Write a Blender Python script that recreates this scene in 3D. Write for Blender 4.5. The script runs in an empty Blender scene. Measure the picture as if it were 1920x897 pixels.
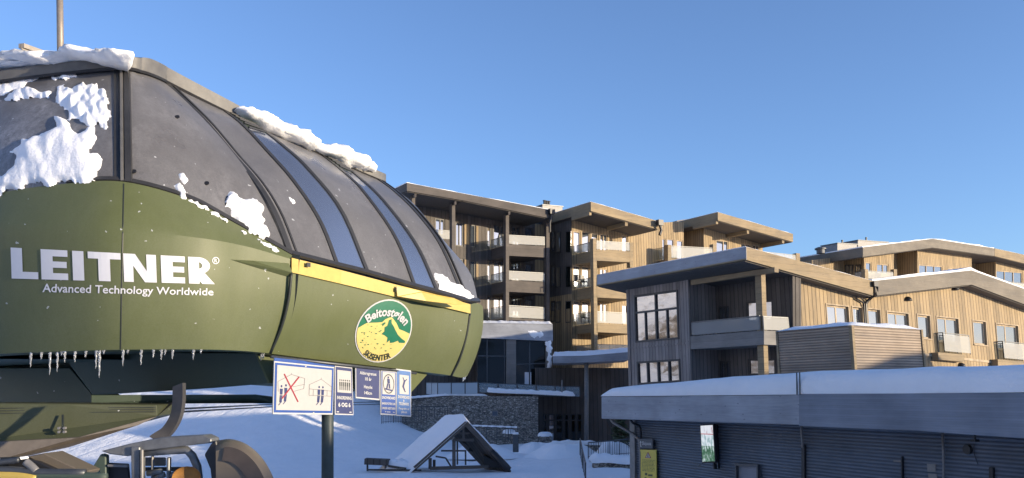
import bpy, bmesh, math, random
from math import radians as RD, sin, cos, pi, atan2, sqrt
from mathutils import Vector, Matrix, noise
from mathutils.bvhtree import BVHTree
from mathutils.geometry import delaunay_2d_cdt

random.seed(7)
scene = bpy.context.scene
COL = scene.collection

# ------------------------------------------------------------------ camera, sky, sun, exposure
EYE = 3.7
FPX = 1650.0
PITCH = math.atan2(290.0, FPX)
ROLL = RD(0.5)
cam = bpy.data.cameras.new('camera'); cam_o = bpy.data.objects.new('camera', cam); COL.objects.link(cam_o)
cam.sensor_width = 36.0; cam.lens = FPX / 1920.0 * 36.0
cam.clip_start = 0.1; cam.clip_end = 6000.0
cam_o.location = (0, 0, EYE)
cam_o.rotation_euler = (pi / 2 + PITCH, ROLL, 0)
scene.camera = cam_o

SUN_H = Vector((0.92, -0.39, 0)).normalized()
SUN_EL = RD(6.6)
world = bpy.data.worlds.new('World'); scene.world = world; world.use_nodes = True
nt = world.node_tree; nt.nodes.clear()
sky = nt.nodes.new('ShaderNodeTexSky'); sky.sky_type = 'NISHITA'; sky.sun_disc = False
sky.sun_elevation = SUN_EL; sky.sun_rotation = atan2(SUN_H.x, SUN_H.y)
sky.altitude = 900; sky.air_density = 1.0; sky.dust_density = 1.1; sky.ozone_density = 4.2
bg = nt.nodes.new('ShaderNodeBackground'); bg.inputs[1].default_value = 0.15
wo = nt.nodes.new('ShaderNodeOutputWorld')
wb = nt.nodes.new('ShaderNodeMix'); wb.data_type = 'RGBA'; wb.blend_type = 'MULTIPLY'; wb.inputs[0].default_value = 1; wb.inputs[7].default_value = (1.08, .89, .90, 1)
nt.links.new(sky.outputs[0], wb.inputs[6]); hs = nt.nodes.new('ShaderNodeHueSaturation'); hs.inputs['Saturation'].default_value = .93; hs.inputs['Value'].default_value = .95
nt.links.new(wb.outputs[2], hs.inputs['Color']); nt.links.new(hs.outputs[0], bg.inputs[0]); nt.links.new(bg.outputs[0], wo.inputs[0])
sun = bpy.data.lights.new('sun', 'SUN'); sun.energy = 2.4; sun.angle = RD(0.6); sun.color = (1.0, 0.83, 0.59)
sun_o = bpy.data.objects.new('sun', sun); COL.objects.link(sun_o)
sdir = Vector((SUN_H.x * cos(SUN_EL), SUN_H.y * cos(SUN_EL), sin(SUN_EL)))
sun_o.rotation_euler = sdir.to_track_quat('Z', 'Y').to_euler()
scene.view_settings.view_transform = 'Standard'; scene.view_settings.look = 'None'
scene.view_settings.exposure = 1.52; scene.view_settings.gamma = 1.0; scene.view_settings.use_curve_mapping = False
try:
    scene.cycles.use_denoising = True; scene.cycles.max_bounces = 7; scene.cycles.transparent_max_bounces = 12
except Exception: pass

# ------------------------------------------------------------------ pixel -> ray (1920 x 897 picture)
CO = Vector((0, 0, EYE))
CR = cam_o.rotation_euler.to_matrix()
def ray(px, py):
    return (CR @ Vector(((px - 960) / FPX, -(py - 448.5) / FPX, -1.0)))
def at(px, py, d):
    r = ray(px, py); return CO + r * (d / r.y)

class Pl:
    """a vertical plane in the world; d = horizontal direction, n = horizontal normal towards the viewer"""
    def __init__(s, px, depth, d, p=None):
        s.p = Vector(p) if p is not None else at(px, 738, depth)
        s.d = Vector((d[0], d[1], 0)).normalized()
        s.n = Vector((s.d.y, -s.d.x, 0))
        if s.n.dot(Vector((0, -1, 0))) < 0: s.n = -s.n
    def shift(s, off): return Pl(0, 0, s.d, s.p + s.n * off)
    def at(s, px, py, off=0.0):
        r = ray(px, py); t = (s.p - CO).dot(s.n) / r.dot(s.n)
        return CO + r * t + s.n * off
    def uv(s, p): q = p - s.p; return (q.dot(s.d), q.z)
    def xyz(s, u, z, off=0.0):
        q = s.p + s.d * u + s.n * off; return Vector((q.x, q.y, s.p.z + z))

# ------------------------------------------------------------------ mesh helpers
class MB:
    def __init__(s): s.v = []; s.f = []; s.smooth = False
    def add(s, vs, fs):
        o = len(s.v); s.v += [Vector(v) for v in vs]; s.f += [tuple(i + o for i in f) for f in fs]; return s
    def quad(s, a, b, c, d): return s.add([a, b, c, d], [(0, 1, 2, 3)])
    def poly(s, pts): return s.add(pts, [tuple(range(len(pts)))])
    def prism(s, pts, vec):
        n = len(pts); pts = [Vector(p) for p in pts]
        back = [p + Vector(vec) for p in pts]
        fs = [tuple(range(n)), tuple(range(2 * n - 1, n - 1, -1))]
        fs += [(i, i + n, (i + 1) % n + n, (i + 1) % n) for i in range(n)]
        return s.add(pts + back, fs)
    def box(s, c, x, y, z):
        c = Vector(c); x = Vector(x) / 2; y = Vector(y) / 2; z = Vector(z) / 2
        return s.prism([c - x - y - z, c + x - y - z, c + x + y - z, c - x + y - z], z * 2)
    def bar(s, a, b, w, h, up=(0, 0, 1)):
        a = Vector(a); b = Vector(b); t = (b - a).normalized(); up = Vector(up)
        if abs(t.dot(up)) > .95: up = Vector((1, 0, 0)) if abs(t.x) < .9 else Vector((0, 1, 0))
        sd = t.cross(up).normalized(); u2 = sd.cross(t)
        return s.prism([a - sd * w / 2 - u2 * h / 2, a + sd * w / 2 - u2 * h / 2, a + sd * w / 2 + u2 * h / 2, a - sd * w / 2 + u2 * h / 2], b - a)
    def tube(s, pts, r, n=8, caps=True):
        pts = [Vector(p) for p in pts]; rs = r if isinstance(r, (list, tuple)) else [r] * len(pts)
        vs = []; prev = None
        for i, p in enumerate(pts):
            t = (pts[min(i + 1, len(pts) - 1)] - pts[max(i - 1, 0)]).normalized()
            if prev is None:
                a = t.orthogonal().normalized()
            else:
                a = (prev - t * prev.dot(t)).normalized()
            prev = a; b = t.cross(a)
            for k in range(n):
                an = 2 * pi * k / n; vs.append(p + (a * cos(an) + b * sin(an)) * rs[i])
        fs = [(i * n + k, i * n + (k + 1) % n, (i + 1) * n + (k + 1) % n, (i + 1) * n + k) for i in range(len(pts) - 1) for k in range(n)]
        if caps: fs += [tuple(range(n - 1, -1, -1)), tuple(range((len(pts) - 1) * n, len(pts) * n))]
        return s.add(vs, fs)
    def grid(s, rows):
        """rows: list of equal-length lists of points"""
        n = len(rows[0]); m = len(rows)
        return s.add([p for r in rows for p in r], [(i * n + j, i * n + j + 1, (i + 1) * n + j + 1, (i + 1) * n + j) for i in range(m - 1) for j in range(n - 1)])
    def disc(s, f, r=1, n=28):
        return s.poly([f(r * cos(2 * pi * k / n), r * sin(2 * pi * k / n)) for k in range(n)])

WLOC = {}
def put(o, parent, loc):
    COL.objects.link(o)
    if parent is not None:
        o.parent = parent
    WLOC[o.name] = Vector(loc)
    return o
def thing(name, label, cat, loc, group=None):
    o = bpy.data.objects.new(name, None); o.empty_display_size = .3
    o.location = loc; o['label'] = label; o['category'] = cat
    if group: o['group'] = group
    return put(o, None, loc)
def obj(name, mb, mat, parent=None, smooth=False, bevel=0, auto=None):
    """one mesh object; coordinates are given in the world and stored relative to the parent's place"""
    base = WLOC[parent.name] if parent is not None else Vector((0, 0, 0))
    me = bpy.data.meshes.new(name)
    me.from_pydata([tuple(v - base) for v in mb.v], [], mb.f)
    bm = bmesh.new(); bm.from_mesh(me)
    bmesh.ops.remove_doubles(bm, verts=bm.verts, dist=1e-5)
    bmesh.ops.recalc_face_normals(bm, faces=bm.faces)
    if bevel:
        bmesh.ops.bevel(bm, geom=[e for e in bm.edges if len(e.link_faces) == 2 and e.calc_face_angle(0) > .6], offset=bevel, segments=1, affect='EDGES', clamp_overlap=True)
    uvl = bm.loops.layers.uv.new('UVMap')
    for f in bm.faces:
        n = f.normal
        f.smooth = smooth
        if abs(n.z) > .8: t = Vector((1, 0, 0)); b = Vector((0, 1, 0))
        else:
            t = Vector((-n.y, n.x, 0)); t = t.normalized() if t.length > 1e-6 else Vector((1, 0, 0)); b = Vector((0, 0, 1))
        for l in f.loops:
            p = l.vert.co + base; l[uvl].uv = (p.dot(t), p.dot(b))
    bm.to_mesh(me); bm.free()
    me.materials.append(mat)
    o = bpy.data.objects.new(name, me)
    if smooth and auto:
        try: me.set_sharp_from_angle(angle=RD(auto))
        except Exception: pass
    return put(o, parent, base)
def tag(o, label=None, cat=None, group=None, kind=None):
    if label: o['label'] = label
    if cat: o['category'] = cat
    if group: o['group'] = group
    if kind: o['kind'] = kind
    return o

# ------------------------------------------------------------------ materials
def new_mat(name):
    m = bpy.data.materials.new(name); m.use_nodes = True
    t = m.node_tree; return m, t, t.nodes['Principled BSDF']
def N(t, typ, **kw):
    n = t.nodes.new(typ)
    for k, v in kw.items():
        if k.startswith('i'): n.inputs[int(k[1:])].default_value = v
        else: setattr(n, k, v)
    return n
def math_n(t, op, a, b=None, c=None):
    n = t.nodes.new('ShaderNodeMath'); n.operation = op
    for i, x in enumerate((a, b, c)):
        if x is None: continue
        if isinstance(x, (int, float)): n.inputs[i].default_value = x
        else: t.links.new(x, n.inputs[i])
    return n.outputs[0]
def ramp(t, fac, stops):
    r = t.nodes.new('ShaderNodeValToRGB'); e = r.color_ramp.elements
    while len(e) < len(stops): e.new(.5)
    for k, (p, c) in zip(e, stops): k.position = p; k.color = (*c, 1)
    t.links.new(fac, r.inputs[0]); return r.outputs[0]
def mixc(t, fac, a, b, mode='MIX'):
    m = t.nodes.new('ShaderNodeMix'); m.data_type = 'RGBA'; m.blend_type = mode
    for sock, x in ((m.inputs[0], fac), (m.inputs[6], a), (m.inputs[7], b)):
        if isinstance(x, (int, float)): sock.default_value = x
        elif isinstance(x, tuple): sock.default_value = (*x, 1)
        else: t.links.new(x, sock)
    return m.outputs[2]
def noise_n(t, vec, scale, detail=4, rough=.55):
    n = N(t, 'ShaderNodeTexNoise'); n.inputs['Scale'].default_value = scale; n.inputs['Detail'].default_value = detail; n.inputs['Roughness'].default_value = rough
    if vec is not None: t.links.new(vec, n.inputs['Vector'])
    return n.outputs['Fac']
def bump(t, b, h, strength, dist=.02):
    n = t.nodes.new('ShaderNodeBump'); n.inputs['Strength'].default_value = strength; n.inputs['Distance'].default_value = dist
    t.links.new(h, n.inputs['Height']); t.links.new(n.outputs[0], b.inputs['Normal'])
def scaled(t, vec, s):
    m = t.nodes.new('ShaderNodeMapping'); m.inputs['Scale'].default_value = s; t.links.new(vec, m.inputs[0]); return m.outputs[0]
def plain(name, col, rough=.5, metal=0.0, var=.15, nscale=6.0, spec=.5, bstr=0.0):
    m, t, b = new_mat(name)
    tc = N(t, 'ShaderNodeTexCoord').outputs['Object']
    f = noise_n(t, tc, nscale, 5)
    c = ramp(t, f, [(.3, tuple(x * (1 - var) for x in col)), (.7, tuple(min(1, x * (1 + var)) for x in col))])
    t.links.new(c, b.inputs['Base Color'])
    b.inputs['Roughness'].default_value = rough; b.inputs['Metallic'].default_value = metal
    b.inputs['Specular IOR Level'].default_value = spec
    if bstr: bump(t, b, noise_n(t, tc, nscale * 4, 4), bstr, .01)
    return m
def boards(name, col, width, axis=0, groove=.10, var=.35, gdark=.25, rough=.75, grain=.5, knots=0.0, bstr=.6, frost=0.0):
    """weathered boards or slats of one width, running up (axis 0) or along (axis 1)"""
    m, t, b = new_mat(name)
    uv = N(t, 'ShaderNodeUVMap').outputs[0]
    sp = N(t, 'ShaderNodeSeparateXYZ'); t.links.new(uv, sp.inputs[0])
    a = sp.outputs[axis]
    q = math_n(t, 'DIVIDE', a, width)
    fl = math_n(t, 'FLOOR', q); fr = math_n(t, 'FRACT', q)
    wn = N(t, 'ShaderNodeTexWhiteNoise', noise_dimensions='1D'); t.links.new(fl, wn.inputs['W'])
    gs = (22, 1.6, 1) if axis == 0 else (1.6, 22, 1)
    gn = noise_n(t, scaled(t, uv, gs), 1.0, 6, .65)
    big = noise_n(t, uv, .6, 3)
    f = math_n(t, 'ADD', math_n(t, 'MULTIPLY', wn.outputs[0], var), math_n(t, 'MULTIPLY', gn, grain))
    f = math_n(t, 'ADD', f, math_n(t, 'MULTIPLY', big, .55)); f = math_n(t, 'SUBTRACT', f, .12)
    c = ramp(t, f, [(.15, tuple(x * .5 for x in col)), (.55, col), (.95, tuple(min(.9, x * 1.45) for x in col))])
    tri = math_n(t, 'ABSOLUTE', math_n(t, 'SUBTRACT', fr, .5))
    gm = math_n(t, 'SMOOTH_MIN', 1.0, math_n(t, 'DIVIDE', math_n(t, 'SUBTRACT', .5, tri), groove), .1)
    gmix = math_n(t, 'ADD', math_n(t, 'MULTIPLY', gm, 1 - gdark), gdark)
    c = mixc(t, 1.0, c, gmix, 'MULTIPLY')
    if knots:
        vo = N(t, 'ShaderNodeTexVoronoi'); vo.inputs['Scale'].default_value = 1.0
        t.links.new(scaled(t, uv, (2.2, 5.5, 1) if axis == 1 else (5.5, 2.2, 1)), vo.inputs['Vector'])
        k = math_n(t, 'LESS_THAN', vo.outputs['Distance'], .10)
        c = mixc(t, math_n(t, 'MULTIPLY', k, knots), c, tuple(x * .15 for x in col))
    if frost:
        fz = math_n(t, 'GREATER_THAN', noise_n(t, uv, 14, 6, .8), .64)
        c = mixc(t, math_n(t, 'MULTIPLY', fz, frost), c, (.8, .82, .86))
    stn = noise_n(t, scaled(t, uv, (1.3, .22, 1) if axis == 0 else (.22, 1.3, 1)), 1.0, 5, .65)
    c = mixc(t, ramp(t, stn, [(.46, (0, 0, 0)), (.74, (.75, .75, .75))]), c, mixc(t, .55, c, tuple(sum(col) / 3 * .42 for _ in col)))
    t.links.new(c, b.inputs['Base Color']); b.inputs['Roughness'].default_value = rough
    b.inputs['Specular IOR Level'].default_value = .3
    bump(t, b, math_n(t, 'ADD', gm, math_n(t, 'MULTIPLY', gn, .25)), bstr, .02)
    return m
def snow_mat(name, bs=.5, dirt=0.0, tracks=False):
    m, t, b = new_mat(name)
    tc = N(t, 'ShaderNodeNewGeometry').outputs['Position']
    f = noise_n(t, tc, 1.2, 6, .6)
    c = ramp(t, f, [(.3, (.87, .885, .90)), (.7, (.93, .935, .945))])
    t.links.new(c, b.inputs['Base Color']); b.inputs['Roughness'].default_value = .75
    b.inputs['Specular IOR Level'].default_value = .25
    h = math_n(t, 'ADD', noise_n(t, tc, 2.2, 5, .6), math_n(t, 'MULTIPLY', noise_n(t, tc, 22, 4, .7), .18))
    if tracks:
        wv = N(t, 'ShaderNodeTexWave'); wv.inputs['Scale'].default_value = .35; wv.inputs['Distortion'].default_value = 6; wv.inputs['Detail'].default_value = 3
        t.links.new(scaled(t, tc, (1, .25, 1)), wv.inputs['Vector'])
        h = math_n(t, 'ADD', h, math_n(t, 'MULTIPLY', wv.outputs['Fac'], .10))
        for rz, sc_ in ((.35, .28),):
            mp = t.nodes.new('ShaderNodeMapping'); mp.inputs['Rotation'].default_value = (0, 0, rz); t.links.new(tc, mp.inputs[0])
            w2 = N(t, 'ShaderNodeTexWave'); w2.inputs['Scale'].default_value = sc_; w2.inputs['Distortion'].default_value = 9; w2.inputs['Detail'].default_value = 1; w2.inputs['Detail Scale'].default_value = .12
            t.links.new(mp.outputs[0], w2.inputs['Vector'])
            h = math_n(t, 'SUBTRACT', h, math_n(t, 'MULTIPLY', math_n(t, 'POWER', w2.outputs['Fac'], 14.0), .16))
    bump(t, b, h, bs, .12)
    return m
def glass_pane(name, tint=(.02, .025, .03), refl=.42, rough=.03):
    m = bpy.data.materials.new(name); m.use_nodes = True; t = m.node_tree; t.nodes.clear()
    d = N(t, 'ShaderNodeBsdfDiffuse'); d.inputs[0].default_value = (*tint, 1)
    g = N(t, 'ShaderNodeBsdfGlossy'); g.inputs[0].default_value = (.93, .95, 1, 1); g.inputs['Roughness'].default_value = rough
    fr = N(t, 'ShaderNodeFresnel'); fr.inputs[0].default_value = 1.5
    fac = math_n(t, 'MAXIMUM', fr.outputs[0], refl)
    mx = N(t, 'ShaderNodeMixShader'); t.links.new(fac, mx.inputs[0]); t.links.new(d.outputs[0], mx.inputs[1]); t.links.new(g.outputs[0], mx.inputs[2])
    tc = N(t, 'ShaderNodeTexCoord').outputs['Object']
    bm = N(t, 'ShaderNodeBump'); bm.inputs['Strength'].default_value = .06; bm.inputs['Distance'].default_value = .03
    t.links.new(noise_n(t, tc, 1.1, 2), bm.inputs['Height']); t.links.new(bm.outputs[0], g.inputs['Normal'])
    o = N(t, 'ShaderNodeOutputMaterial'); t.links.new(mx.outputs[0], o.inputs[0]); return m
def rail_glass(name, tint=(.62, .62, .58), clear=.38, dens=.42):
    m = bpy.data.materials.new(name); m.use_nodes = True; t = m.node_tree; t.nodes.clear()
    tr = N(t, 'ShaderNodeBsdfTransparent'); tr.inputs[0].default_value = (.85, .9, .92, 1)
    df = N(t, 'ShaderNodeBsdfDiffuse'); df.inputs[0].default_value = (*tint, 1)
    gl = N(t, 'ShaderNodeBsdfGlossy'); gl.inputs['Roughness'].default_value = .65
    m1 = N(t, 'ShaderNodeMixShader', i0=1 - clear); t.links.new(tr.outputs[0], m1.inputs[1]); t.links.new(df.outputs[0], m1.inputs[2])
    m2 = N(t, 'ShaderNodeMixShader', i0=.08); t.links.new(m1.outputs[0], m2.inputs[1]); t.links.new(gl.outputs[0], m2.inputs[2])
    o = N(t, 'ShaderNodeOutputMaterial'); t.links.new(m2.outputs[0], o.inputs[0]); return m
def lamp_mat(name, col, s):
    m, t, b = new_mat(name); b.inputs['Emission Color'].default_value = (*col, 1); b.inputs['Emission Strength'].default_value = s
    b.inputs['Base Color'].default_value = (*col, 1); return m

M_SNOW = snow_mat('snow', .45)
M_GROUND = snow_mat('snow_ground', .8, tracks=True)
M_WOODV = boards('weathered_boards', (.265, .198, .115), .31, 0, groove=.12, var=.55, knots=.35, grain=.9, gdark=.2)
M_WOODV2 = boards('shaded_grey_boards', (.25, .222, .205), .28, 0, groove=.10, var=.4, knots=.5, gdark=.2)  # copy of the weathered boards, greyed for the shaded left face
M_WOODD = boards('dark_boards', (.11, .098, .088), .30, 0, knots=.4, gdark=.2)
M_WOODL = boards('stained_and_shaded_boards', (.11, .098, .088), .36, 0, knots=.3, gdark=.4)
M_FASC = boards('fascia_boards', (.275, .212, .128), .30, 1, groove=.04, var=.12, grain=.75, gdark=.55, knots=.4, bstr=.3)
M_FASCG = boards('grey_fascia', (.122, .107, .096), .32, 1, groove=.03, var=.1, grain=.4, gdark=.7, bstr=.2)
M_FASCB = boards('blue_grey_fascia', (.26, .25, .235), .40, 1, groove=.03, var=.1, grain=.4, gdark=.75, bstr=.2)
M_FASCF = boards('frosted_fascia', (.24, .21, .165), .40, 1, groove=.03, var=.1, grain=.4, gdark=.75, bstr=.2, frost=.45)
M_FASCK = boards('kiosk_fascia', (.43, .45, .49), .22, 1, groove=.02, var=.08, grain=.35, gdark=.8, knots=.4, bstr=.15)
M_FASCM = boards('kiosk_metal_fascia', (.34, .37, .43), .05, 1, groove=.12, var=.05, grain=.2, gdark=.85, bstr=.15)
M_SLAT = boards('louvre_slats', (.40, .315, .235), .115, 1, groove=.28, var=.2, grain=.4, gdark=.4, bstr=.8)
M_CORR = boards('corrugated_wall', (.215, .25, .31), .085, 1, groove=.5, var=.05, grain=.3, gdark=.38, rough=.45, bstr=1.0)
M_SOFF = plain('soffit', (.10, .09, .08), .8)
M_FRAME = plain('window_frame', (.045, .042, .04), .5)
M_FRAMEW = boards('window_casing', (.42, .33, .22), .2, 0, groove=.02, grain=.4)
M_PANE = glass_pane('window_pane')
M_PANEM = glass_pane('mirroring_pane', (.05, .045, .04), .44, .02)
M_PANEB = glass_pane('bright_pane', (.06, .075, .095), .27)
M_PANED = glass_pane('dark_pane', (.006, .010, .010), .04)
M_PANEC = glass_pane('curtained_pane', (.20, .17, .12), .3)
M_RGL = rail_glass('railing_glass', (.40, .39, .37), .66)
M_RGLC = rail_glass('clear_railing_glass', (.35, .45, .5), .72)
M_STEEL = plain('grey_steel', (.10, .105, .11), .45, .6)
M_BLACK = plain('black_steel', (.018, .018, .02), .45)
M_ZINC = plain('zinc', (.22, .21, .20), .55, .2)
M_GREEN = None
# ------------------------------------------------------------------ generic builders
def bil(q, u, v):
    """q = TL, TR, BR, BL ; u to the right, v down"""
    return (q[0] * (1 - u) + q[1] * u) * (1 - v) + (q[3] * (1 - u) + q[2] * u) * v
def quad3(pl, q, off=0): return [pl.at(x, y, off) for x, y in q]
def rect(x0, y0, x1, y1, sl=0.0, le=0.0):
    """pixel quad with edge slope sl (dy/dx) and lean le (dx/dy)"""
    dx = x1 - x0; dy = y1 - y0
    return [(x0, y0), (x1, y0 + sl * dx), (x1 + le * dy, y1 + sl * dx), (x0 + le * dy, y1)]
def frame_mb(q3, n, cols, rows, w, f0, f1, m=None):
    """bars of a window: outer frame and mullions at fractions; from f0 (front) to f1 (back) along n"""
    m = m or MB()
    W = (q3[1] - q3[0]).length; H = (q3[3] - q3[0]).length
    wu = w / W; wv = w / H
    def bar(u0, v0, u1, v1, fa, fb):
        m.prism([bil(q3, u0, v0) + n * fa, bil(q3, u1, v0) + n * fa, bil(q3, u1, v1) + n * fa, bil(q3, u0, v1) + n * fa], n * (fb - fa))
    bar(0, 0, 1, wv, f0, f1); bar(0, 1 - wv, 1, 1, f0, f1)
    bar(0, wv, wu, 1 - wv, f0, f1); bar(1 - wu, wv, 1, 1 - wv, f0, f1)
    e = .006
    for c in cols: bar(c - wu / 2, wv, c + wu / 2, 1 - wv, f0 - e, f1 + e)
    for r in rows: bar(wu, r - wv / 2, 1 - wu, r + wv / 2, f0 - 2 * e, f1 + 2 * e)
    return m
def window(parent, pl, q, cols=(), rows=(), w=.09, f0=.05, f1=-.04, pane=None, frame=None, off=0.0, poff=.0):
    q3 = quad3(pl, q, off)
    o = obj('window', frame_mb(q3, pl.n, cols, rows, w, f0, f1), frame or M_FRAME, parent)
    m = MB(); m.prism([p + pl.n * (poff + .015) for p in q3], -pl.n * .02)
    obj('pane', m, pane or M_PANE, o)
    return o
def pprism(m, pl, q, off, thick):
    return m.prism(quad3(pl, q, off), -pl.n * thick)
def wall_holes(m, pl, outer, holes, thick, off=0.0, grow=0.0):
    """wall slab with window openings; outer and holes as pixels on pl"""
    o2 = [pl.uv(pl.at(*p)) for p in outer]; h2 = [[pl.uv(pl.at(*p)) for p in h] for h in holes]
    def ccw(l):
        a = sum(p[0] * q[1] - q[0] * p[1] for p, q in zip(l, l[1:] + l[:1])); return l if a > 0 else l[::-1]
    o2 = ccw(o2); h2 = [ccw(h) for h in h2]
    vs = [Vector(p) for p in o2]; faces = [list(range(len(o2)))]
    for h in h2:
        faces.append(list(range(len(vs), len(vs) + len(h)))); vs += [Vector(p) for p in h]
    r = delaunay_2d_cdt(vs, [], faces, 1, 1e-5, True)
    V, F, OF = r[0], r[2], r[5]
    keep = [f for f, of in zip(F, OF) if 0 in of and not any(k > 0 for k in of)]
    m.add([pl.xyz(p[0], p[1], off) for p in V], keep)
    m.add([pl.xyz(p[0], p[1], off - thick) for p in V], keep)
    for lp in [o2] + h2:
        n = len(lp)
        for i in range(n):
            a, b = lp[i], lp[(i + 1) % n]
            m.quad(pl.xyz(a[0], a[1], off), pl.xyz(b[0], b[1], off), pl.xyz(b[0], b[1], off - thick), pl.xyz(a[0], a[1], off - thick))
    return m
def railing(name, parent, A, B, h, mat_g, posts=3, rail=.05, label=None, glass=True, gap=.06, inner=None):
    """rail from A to B (feet, world) of height h, with posts and glass"""
    A = Vector(A); B = Vector(B); up = Vector((0, 0, h)); m = MB()
    m.bar(A + up, B + up, rail, rail)
    for k in range(posts):
        p = A.lerp(B, k / max(1, posts - 1)); m.bar(p, p + up, rail * .8, rail * .8)
    o = obj(name, m, M_STEEL, parent)
    if glass:
        t = (B - A).normalized(); nn = Vector((t.y, -t.x, 0)).normalized()
        g = MB(); g.prism([A + Vector((0, 0, gap)) + nn * .03, B + Vector((0, 0, gap)) + nn * .03, B + up * .94 + nn * .03, A + up * .94 + nn * .03], nn * .012)
        obj('glass_panel', g, mat_g, o)
    return o
_txt = {}
def text_geo(s, off=0.0):
    k = (s, off)
    if k in _txt: return _txt[k]
    c = bpy.data.curves.new('t', 'FONT'); c.body = s; c.offset = off; c.resolution_u = 3; c.size = 1
    o = bpy.data.objects.new('t', c); COL.objects.link(o); bpy.context.view_layer.update()
    dg = bpy.context.evaluated_depsgraph_get(); me = o.evaluated_get(dg).to_mesh()
    vs = [v.co.copy() for v in me.vertices]; fs = [tuple(p.vertices) for p in me.polygons]
    o.evaluated_get(dg).to_mesh_clear(); bpy.data.objects.remove(o); bpy.data.curves.remove(c)
    x0 = min(v.x for v in vs); x1 = max(v.x for v in vs); y0 = min(v.y for v in vs); y1 = max(v.y for v in vs)
    _txt[k] = ([((v.x - x0) / (x1 - x0), 1 - (v.y - y0) / (y1 - y0)) for v in vs], fs, (x1 - x0) / (y1 - y0))
    return _txt[k]
def text_mb(m, s, f, off=0.0):
    """f(u, v) -> world, u right 0..1, v down 0..1"""
    vs, fs, _ = text_geo(s, off)
    return m.add([f(u, v) for u, v in vs], fs)
def cr(pts, n):
    """catmull-rom resample through tuples to n+1 samples"""
    P = [Vector(p) for p in pts]; P = [P[0] * 2 - P[1]] + P + [P[-1] * 2 - P[-2]]; K = len(P) - 3; out = []
    for i in range(n + 1):
        t = i / n * K; k = min(int(t), K - 1); t -= k; a, b, c, d = P[k:k + 4]
        out.append(.5 * ((2 * b) + (c - a) * t + (2 * a - 5 * b + 4 * c - d) * t * t + (3 * b - a - 3 * c + d) * t ** 3))
    return out
def sstep(x, a=0, b=1):
    x = max(0, min(1, (x - a) / (b - a))); return x * x * (3 - 2 * x)
def fbm(p, o=4):
    return noise.fractal(Vector(p), 1.0, 2.0, o)
# ------------------------------------------------------------------ terrain
def ground_z(x, y):
    z = 0.0
    z += 4.6 * sstep(y, 43, 66) * sstep(-x, 1.5, 17) * (1 - .0 * x)
    z += 2.0 * math.exp(-((x / 7) ** 2 + (y / 7) ** 2))
    z += 1.2 * sstep(y, 80, 180)
    if abs(x) < 80 and 0 < y < 120:
        z += .22 * fbm((x * .16, y * .16, 3.1), 3) * sstep(y, 20, 34) + .06 * fbm((x * .7, y * .7, 1.1), 3)
    return z
xs = [-2500, -900, -350, -160, -90] + [-60 + .75 * i for i in range(129)] + [60, 100, 180, 400, 1000, 2500]
ys = [-900, -200, -60, -20] + [0 + 2 * i for i in range(14)] + [28 + .75 * i for i in range(80)] + [95, 110, 140, 200, 400, 1200, 3500]
mb = MB(); mb.grid([[(x, y, ground_z(x, y)) for x in xs] for y in ys])
tag(obj('snow_ground', mb, M_GROUND, smooth=True), kind='structure')

# unseen snow ridge added right of the view, shaped to shade the square, and the sunlit mountainside the windows mirror
mb = MB(); rows = []
for i in range(60):
    y = -45 + i * 92 / 59
    top = 8.75 + .55 * sstep(y, -4, -1) + 2.2 * sstep(y, 3, 7) - 3.2 * sstep(y, 16.8, 20) + .36 * sstep(y, 24.6, 25.8); top *= sstep(y, -45, -38) * (1 - sstep(y, 43.5, 46.5))
    rows.append([(44.5 + dx * 1.0, y, -1 + (top + 1 + .10 * fbm((y * .2, 5, 2), 3)) * math.exp(-(dx / 5.5) ** 2)) for dx in (-14, -10, -7, -5, -3.5, -2, -1, 0, 1, 2, 4, 7, 11, 16)])
mb.grid(rows); tag(obj('unseen_shade_ridge', mb, M_GROUND, smooth=True), kind='structure')
m, t, b = new_mat('mountainside')
tc = N(t, 'ShaderNodeNewGeometry').outputs['Position']
f = math_n(t, 'ADD', noise_n(t, tc, .045, 3, .6), math_n(t, 'MULTIPLY', noise_n(t, tc, .45, 6, .75), .55))
t.links.new(ramp(t, f, [(.80, (.86, .86, .87)), (.90, (.30, .25, .19)), (1.0, (.10, .08, .06))]), b.inputs['Base Color'])
b.inputs['Roughness'].default_value = .9
bump(t, b, noise_n(t, tc, .3, 6, .7), .8, .8)
mb = MB(); rows = []
ring = cr([Vector(p) for p in ((-125, 170, 0), (-78, 105, 0), (-75, 40, 0), (-75, -40, 0), (-65, -100, 0), (-15, -135, 0), (60, -150, 0), (130, -170, 0))], 90)
for i, p in enumerate(ring):
    t_ = (ring[min(i + 1, 90)] - ring[max(i - 1, 0)]).normalized(); o_ = Vector((t_.y, -t_.x, 0))
    rows.append([])
    for d in range(0, 200, 5):
        q = p + o_ * d; rows[-1].append((q.x, q.y, -2 + 75 * sstep(d, -25, 130) * (1 + .2 * fbm((q.x * .012, q.y * .012, 0), 4)) + 2 * fbm((q.x * .05, q.y * .05, 7), 4)))
mb.grid(rows); tag(obj('mountain_terrain', mb, m, smooth=True), kind='structure')

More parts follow.
